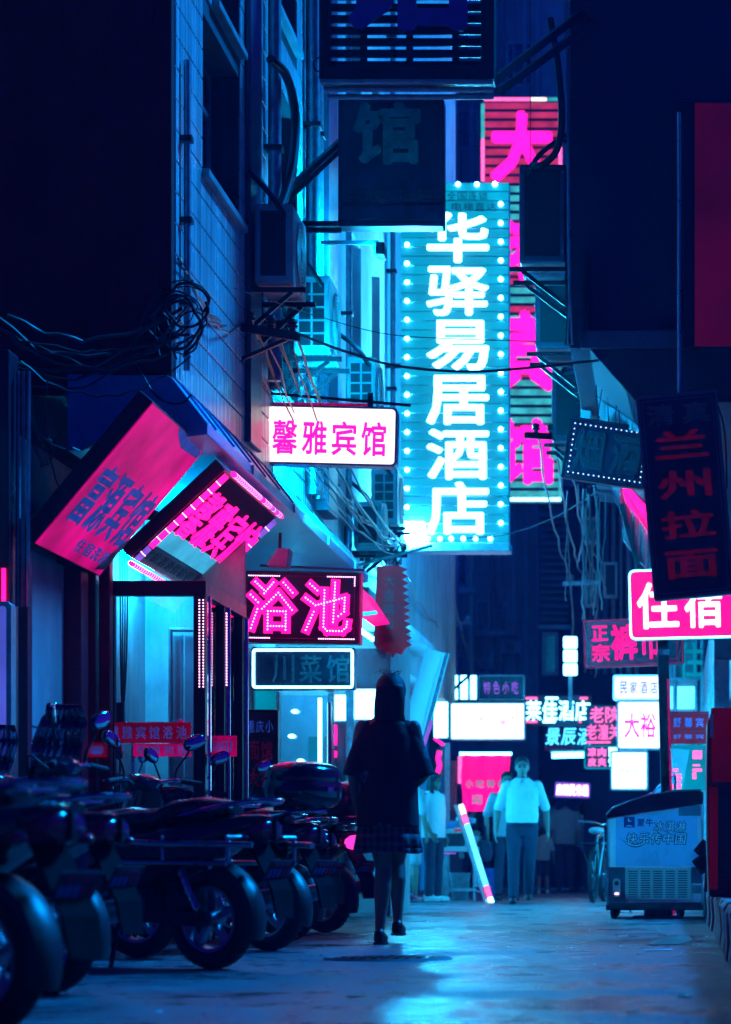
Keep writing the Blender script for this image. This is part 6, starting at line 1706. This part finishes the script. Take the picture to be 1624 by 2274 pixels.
for i in range(5): MB().bb(pz(1511,0)[0],pz(1553-5*(i%3),0)[0],Yz-.0115,Yz-.0105,pz(0,1792+4*i)[1]-.003,pz(0,1792+4*i)[1]).build('print_line','print_blue',lb)
org=Vector(e.location)
def fz(ch,cx,cy,w,h,m,off,dy,slant=.12):
    vs,fs,_=glyph(ch,off); x,z=pz(cx,cy)
    MB().add([(x+vx*w*kz+slant*vz*h*kz,Yz-.0065-dy-(1-vd)*.0015,z+vz*h*kz) for vx,vz,vd in vs],fs).build('character',m,e,fix=False)
for i,ch in enumerate('冰淇淋'):
    fz(ch,1464+i*24.5,1836,24,26,'freezer_navy',.075,.0); fz(ch,1464+i*24.5,1836,20.5,23,'freezer_white',.008,.003)
for i,ch in enumerate('快乐传中国'):
    fz(ch,1404+i*27,1863,26.5,28,'freezer_navy',.075,.0); fz(ch,1404+i*27,1863,22.5,24,'freezer_white',.008,.003)
for i,ch in enumerate('蒙牛'): fz(ch,1424+i*19,1827,16,18,'freezer_navy',.02,.001,0)
lg=MB().prism(rrect(24*kz,24*kz,.006,3),Yz-.010,Yz-.0066,Matrix.Translation((pz(1398,0)[0],0,pz(0,1826)[1]))).build('emblem','freezer_navy',e)
x0,z0=pz(1399,1821)
cres=[(x0+.017*math.cos(R(a)),z0+.017*math.sin(R(a))) for a in range(120,361,20)]+[(x0+.006+.013*math.cos(R(a)),z0+.004+.013*math.sin(R(a))) for a in range(350,119,-20)]
MB().prism(cres,Yz-.012,Yz-.0105).build('emblem_moon','freezer_white',lg)
x0,z0=pz(1398,1835); MB().prism([(x0-.034,z0-.006),(x0-.015,z0+.006),(x0,z0+.009),(x0+.015,z0+.006),(x0+.034,z0-.006),(x0,z0+.001)],Yz-.012,Yz-.0105).build('emblem_hill','freezer_white',lg)
arc=[]; 
for i in range(13):
    t=i/12; px=1376+78*t; py=1862+19*math.sin(math.pi*min(1,t*1.02))*1.0+(1-t)*0; arc.append((*pz(px,py-6*t),))
for wd,m_,dy in ((.014,'freezer_navy',.001),(.005,'freezer_white',.003)):
    up=[]; dn=[]
    for i,(x,z) in enumerate(arc): w_=wd*(.15+math.sin(math.pi*i/12)); up.append((x,z+w_)); dn.append((x,z-w_))
    MB().prism(up+dn[::-1],Yz-.008-dy,Yz-.0066-dy*.9).build('swoosh',m_,e)
for x in (1364,1512):
    for dy in (.08,Ld-.1):
        cx=pz(x,0)[0]; T=Matrix.Translation((cx,Yz+dy,.055))@Matrix.Rotation(R(70),4,'Z')
        w_=MB().lathe([(.001,-.018),(.045,-.02),(.055,-.012),(.055,.012),(.045,.02),(.001,.018)],18,T).build('castor','rubber',e)
        MB().bb(cx-.025,cx+.03,Yz+dy-.03,Yz+dy+.03,.075,.125).build('castor_fork','iron',w_)
MB().bb(pz(1430,0)[0],pz(1492,0)[0],Yz+.15,Yz+.5,.02,.12).build('drip_tray','plastic_black',e,.006)
o=thing('flat_plank','dark plank lying on the ground under the freezer','plank',(pz(1450,0)[0],Yz+.05,0)); MB().box((pz(1455,0)[0],Yz+.25,.012),(.38,.25,.022)).build('board','wood',o,.003)

# ------------------------------------------------------------------ red cabinet on the pavement with things leaning on it
Yc_=17.4
def pc(px,py): return ((px-VX)*Yc_/F, CAMH+(VY-py)*Yc_/F)
e=thing('red_cabinet','tall dull red cabinet standing on the raised pavement at the right edge','cabinet',(pc(1600,0)[0],Yc_,.268))
x0=pc(1571,0)[0]; zt_=pc(0,1572)[1]
prof=[(x0+.012,.27),(x0,.6),(x0-.004,1.1),(x0+.002,zt_-.09),(x0+.03,zt_-.03),(x0+.09,zt_),(x0+.9,zt_+.03),(x0+.9,.27)]
MB().prism(prof,Yc_,Yc_+.7).build('body','red_paint',e,.02,3)
MB().bb(x0+.07,x0+.5,Yc_-.006,Yc_-.0005,.42,.95).build('grille_panel','plastic_black',e,.004)
for i in range(9): MB().bb(x0+.085,x0+.48,Yc_-.012,Yc_-.007,.45+i*.054,.462+i*.054).build('grille_bar','red_paint',e)
MB().bb(x0+.025,x0+.85,Yc_-.008,Yc_-.0005,1.0,1.47).build('door_panel','cabinet_painted_glow',e,.006)  # panel glow painted in to keep the red visible
MB().bb(x0+.012,x0+.066,Yc_-.007,Yc_-.0005,.32,.97).build('side_strip','cabinet_painted_glow',e,.004)
MB().tube([(x0+.03,Yc_-.02,1.28),(x0+.03,Yc_-.02,1.43)],.012,8).build('hinge','galv',e)
for i,(px,py,r_,m_) in enumerate(((1566,1888,40,'plastic_black'),(1562,1918,55,'scooter_black'))):
    c=at(px,py,18.3); o=thing('switch_box',('upper tilted dark square box stuck out beside the red cabinet','lower tilted dark square box beside the red cabinet')[i],'box',c,local=True,rot=Euler((R(8),R(r_),0)))
    MB().prism(rrect(.115,.105,.008,3),-.015,.015).build('plate',m_,o,.003); MB().prism(rrect(.085,.075,.006,3),-.019,-.0155).build('inset','paint_blue_grey' if i==0 else 'plastic_black',o,.002)
    MB().bar((.04,.0,.0),(.16,.05,-.10),.02,.02).build('arm','red_paint',o)

# ------------------------------------------------------------------ market stall, goods and leaning light
Ys_=34.2
e=thing('stall_table','small market table with metal legs beyond the walking woman','table',at(1020,1996,Ys_))
a=at(978,1892,Ys_); b=at(1062,1880,Ys_)
MB().bb(a.x,b.x,Ys_-.1,Ys_+.6,a.z,b.z).build('tabletop','shirt_grey',e,.006)
for x in (a.x+.03,b.x-.03):
    for dy in (-.06,.55): MB().bb(x-.025,x+.025,Ys_+dy-.025,Ys_+dy+.025,0,a.z).build('leg','galv',e)
MB().bb(a.x,b.x,Ys_-.08,Ys_-.06,.12,.16).build('stretcher','galv',e)
o=thing('light_strip','magenta strip light under the stall table edge','strip light',at(1010,1895,Ys_)); MB().bb(at(986,0,Ys_).x,at(1014,0,Ys_).x,Ys_-.115,Ys_-.102,at(0,1897,Ys_).z,at(0,1894,Ys_).z).build('strip','violet_print',o)
def basket(label,px,py,r,h,m='plastic_black',fill='produce',Y=Ys_+.1,cat='basket'):
    c=at(px,py,Y); o=thing('basket',label,cat,c,local=True)
    T=Matrix.Rotation(R(90),4,'X'); MB().lathe([(r*.75,0),(r,h),(r*.95,h),(r*.72,.01)],20,Matrix.Rotation(R(90),4,'X')).build('bowl',m,o)
    rg=random.Random(int(px)); it=MB()
    for i in range(14):
        it.ell((rg.uniform(-.6,.6)*r,rg.uniform(-.6,.6)*r,h*.8+rg.uniform(0,.06)),(.045,.04,.035),8,6)
    stuff(it.build('produce',fill,o))
basket('dark basket of goods on the stall table',1008,1880,.18,.16)
basket('pale tray of leafy goods at the back of the stall table',1045,1878,.16,.12,'shirt_grey','produce',Ys_+.4,'tray')
for i,(px,py,w,h,m_,lab) in enumerate(((1020,1845,.26,.08,'shirt_grey','pale flat packet on top of the stall goods'),(1000,1832,.24,.10,'plate_white','white folded cloth on the stall goods'),(1035,1822,.20,.07,'shirt_teal','teal box at the back of the stall'))):
    c=at(px,py,Ys_+.25); o=thing('packet',lab,'packet',c,local=True,rot=Euler((0,R(6*i-6),R(10*i)))); MB().box((0,0,0),(w,.25,h)).build('wrapper',m_,o,.015,3); MB().box((0,-.1265,0),(w*.5,.004,h*.5)).build('label_print','pink_dim' if i==0 else 'print_blue',o)
    MB().bb(-.03,.03,-.03,.03,-.35,-h/2).build('stand','galv',o)
o=thing('light_tube','long pink and cyan light tube leaning against the stall','tube light',at(1090,2003,33.2))
P0=at(1092,2006,33.2); P1=at(1024,1788,33.6)
def seg(a,b,m_,r=.035): MB().tube([P0.lerp(P1,a),P0.lerp(P1,b)],r,10).build('tube',m_,o)
seg(.0,.05,'white_hot'); seg(.05,.17,'pink_soft'); seg(.17,.80,'win_lit'); seg(.80,.90,'pink_soft'); seg(.90,1,'white_face')
MB().tube([P0+Vector((-.07,.02,0)),P1+Vector((-.07,.02,0))],.02,8).build('rail','shirt_grey',o)
def bucket(label,px,py,Y,r,h,m_):
    c=at(px,py,Y); c.z=0; o=thing('bucket',label,'bucket',c,local=True)
    MB().lathe([(.001,0),(r*.8,0),(r,h),(r*1.05,h),(r*1.05,h-.02)],18,Matrix.Rotation(R(90),4,'X')).build('pail',m_,o); MB().lathe([(r*.8,.004-0),(r*.93,h*.95)],18,Matrix.Rotation(R(90),4,'X')).build('inside','plastic_black',o)
    MB().tube(smooth_path([(-r,0,h),(-r*.6,-.08,h*.7),(r*.6,-.08,h*.7),(r,0,h)],5),.008,6).build('handle','galv',o)
bucket('pale stack bucket under the stall table',1022,1975,Ys_+.1,.13,.35,'plate_white'); bucket('red bucket on the ground right of the stall',1072,1990,33.8,.10,.18,'banner_red'); bucket('dark bucket behind the leaning light tube',1078,1970,36,.16,.4,'tarp_blue')
# red toy-like stroller bits near the woman's legs
o=thing('push_scooter','small red child scooter standing near the woman behind her legs','child scooter',gp(925,2001),local=True,rot=Euler((0,0,R(30))))
MB().box((0,0,.08),(.42,.11,.02)).build('deck','banner_red',o,.008); MB().tube([(.19,0,.08),(.24,0,.62)],.014,8).build('steering_post','chrome',o); MB().tube([(.24,-.16,.62),(.24,.16,.62)],.014,8).build('handlebar','lens_red',o)
for x in (-.22,.22): MB().lathe([(.001,-.015),(.05,-.018),(.055,0),(.05,.018),(.001,.015)],14,Matrix.Translation((x,0,.055))).build('wheel','rubber',o)

# ------------------------------------------------------------------ bicycle parked end-on by the freezer
c=gp(1318,2006)
o=thing('bicycle','dark bicycle parked end-on left of the freezer with a pale saddle cover','bicycle',c,local=True,rot=Euler((R(0),0,R(84))))
def bw(cx,r=.33):
    T=Matrix.Translation((cx,0,r)); w_=MB().lathe([(r-.035,-.02),(r-.01,-.024),(r,0),(r-.01,.024),(r-.035,.02)],30,T,True).build('tyre','rubber',o)
    s_=MB()
    for k in range(14): a=2*math.pi*k/14; s_.tube([(cx+.03*math.cos(a+.3),.015*(-1)**k,r+.03*math.sin(a+.3)),(cx+(r-.03)*math.cos(a),0,r+(r-.03)*math.sin(a))],.003,4)
    s_.lathe([(.001,-.05),(.03,-.05),(.03,.05),(.001,.05)],12,T); s_.build('spokes','chrome',w_)
bw(0); bw(1.0)
for p0,p1,r_ in (((0,0,.33),(.30,0,.80),.016),((.30,0,.80),(.42,0,.32),.018),((.42,0,.32),(.86,0,.74),.02),((.30,0,.76),(.84,0,.82),.018),((0,0,.33),(.42,0,.32),.014),((.84,0,.90),(.88,0,.66),.02),((.88,0,.66),(1.0,0,.33),.016)):
    MB().tube([p0,p1],r_,8).build('frame_tube','scooter_black',o)
MB().ell((.27,0,.86),(.13,.09,.045),14,8).build('saddle','shirt_grey',o); MB().tube([(.72,-.28,.98),(.80,-.12,.97),(.82,0,.93),(.80,.12,.97),(.72,.28,.98)],.013,8).build('handlebar','chrome',o)
MB().bb(-.30,.18,-.14,.14,.70,.715).build('carrier','iron',o)
MB().tube([(-.0,.02,.33),(-.22,.12,.70)],.008,6).build('carrier_stay','iron',o)
# blue tarpaulin behind the freezer
o=thing('tarpaulin','blue tarpaulin stretched on a slope behind the freezer','tarpaulin',at(1430,1790,27))
vs=[]; q=[at(1372,1830,27.6),at(1400,1802,26.4),at(1500,1722,26.4),at(1500,1735,28.5)]
n=10
for j in range(n+1):
    for i in range(n+1):
        p=q[0].lerp(q[3],i/n).lerp(q[1].lerp(q[2],i/n),j/n); p=p+Vector((0,0,.02*math.sin(i*1.7+j)+.015*math.cos(j*2.1))); vs.append(p)
ob=MB().add(vs,[(j*(n+1)+i,j*(n+1)+i+1,(j+1)*(n+1)+i+1,(j+1)*(n+1)+i) for j in range(n) for i in range(n)],True).build('sheet','tarp_blue',o,fix=False); so=ob.modifiers.new('S','SOLIDIFY'); so.thickness=.008
for p in (q[1],q[2],q[3]): MB().tube([(p.x,p.y,0),(p.x,p.y,p.z)],.015,8).build('pole','galv',o)

# menu board and other left-side boards
e,W,Hh=sign_at('menu_board','black upright board with red characters behind the scooters',540,1578,618,1790,20.4)
MB().prism(rrect(W,Hh,.01,3),-.03,.03).build('panel','sign_navy',e,.004); MB().ring(rrect(W+.01,Hh+.01,.012,3),rrect(W-.03,Hh-.03,.008,3),-.04,.035).build('frame','black_metal',e,.003)
write(e,'重庆小',0,Hh/2-.12,W*.8,.09,'blue_print',-.032,.15,.003,.012); write(e,'面馆',0,Hh/2-.30,W*.75,.14,'sign_red_dim',-.032,.1,.003,.02); write(e,'大排',0,Hh/2-.50,W*.75,.14,'sign_red_dim',-.032,.1,.003,.02)
for x in (-W/2+.02,W/2-.02): MB().bb(x-.012,x+.012,-.012,.012,-e.location.z,-Hh/2).build('leg','black_metal',e)

# ------------------------------------------------------------------ things on the ground
o=thing('manhole_cover','round iron manhole cover in the road behind the woman','manhole cover',gp(862,2131),local=True)
MB().lathe([(.29,.0),(.29,.012),(.315,.014),(.33,.0)],40,Matrix.Rotation(R(90),4,'X')).build('rim','concrete',o)
MB().lathe([(.001,.010),(.275,.010),(.285,.004)],40,Matrix.Rotation(R(90),4,'X')).build('plate','iron',o)
mb=MB()
for i in range(-4,5):
    for j in range(-4,5):
        if i*i+j*j<17: mb.box((i*.055,j*.055,.0125),(.03,.03,.006))
stuff(mb.build('studs','iron',o))
def litter(label,px,py,w,d,h,m_,rz,name='paper_scrap',fold=True):
    p=gp(px,py); o=tag(MB().add([(-w/2,-d/2,.004),(w*.1,-d/2-.01,.006),(w/2,-d*.3,h*.5),(w/2,d/2,h),(0,d/2,h*.5),(-w/2,d/2,.006),(-w*.1,0,h*.9)],[(0,1,6),(1,2,6),(2,3,6),(3,4,6),(4,5,6),(5,0,6)]).build(name,m_,fix=False),label,'litter','litter on the road')
    o.location=p; o.rotation_euler=(0,0,R(rz)); so=o.modifiers.new('S','SOLIDIFY'); so.thickness=.003
litter('crumpled flat piece of cardboard on the road near the kerb',1490,2098,.26,.22,.05,'cardboard',10)
litter('small pale paper scrap below the flat cardboard',1462,2112,.16,.06,.012,'paper',0)
litter('thin dark strip lying in the middle of the road',1212,2116,.10,.03,.01,'wood',5)
litter('tiny scrap near the lower right of the road',1410,2250,.05,.03,.01,'cardboard',40)
litter('crumb of paper close to the kerb foot',1520,2215,.05,.04,.015,'cardboard',70)
litter('dark leaf on the road at lower left of the manhole',790,2215,.07,.04,.012,'wood',20)
litter('bright bluish wrapper on the road at the bottom',352,2252,.03,.02,.012,'paper',30)
litter('dark scrap on the road below the scooters',300,2218,.06,.02,.01,'wood',0)
litter('pale crumb in front of the freezer',1385,2080,.06,.03,.008,'paper',15)
litter('small scrap beside the cardboard towards the kerb',1555,2092,.05,.04,.015,'paper',55)
litter('white scrap on the bright patch of road',1120,2082,.06,.03,.006,'paper',0)

# ------------------------------------------------------------------ night air
hz = MB().bb(-14, 8, -2, 66, -1, 21).build('haze', 'cable')
hz['kind'] = 'stuff'
hm = bpy.data.materials.new('haze'); hm.use_nodes = True
hn = hm.node_tree.nodes; hn.remove(hn['Principled BSDF'])
pv_ = hn.new('ShaderNodeVolumePrincipled')
pv_.inputs['Color'].default_value = (.05, .22, 1.0, 1)
pv_.inputs['Density'].default_value = .0013
pv_.inputs['Anisotropy'].default_value = .35
hm.node_tree.links.new(pv_.outputs['Volume'], hn['Material Output'].inputs['Volume'])
hz.data.materials.clear(); hz.data.materials.append(hm)
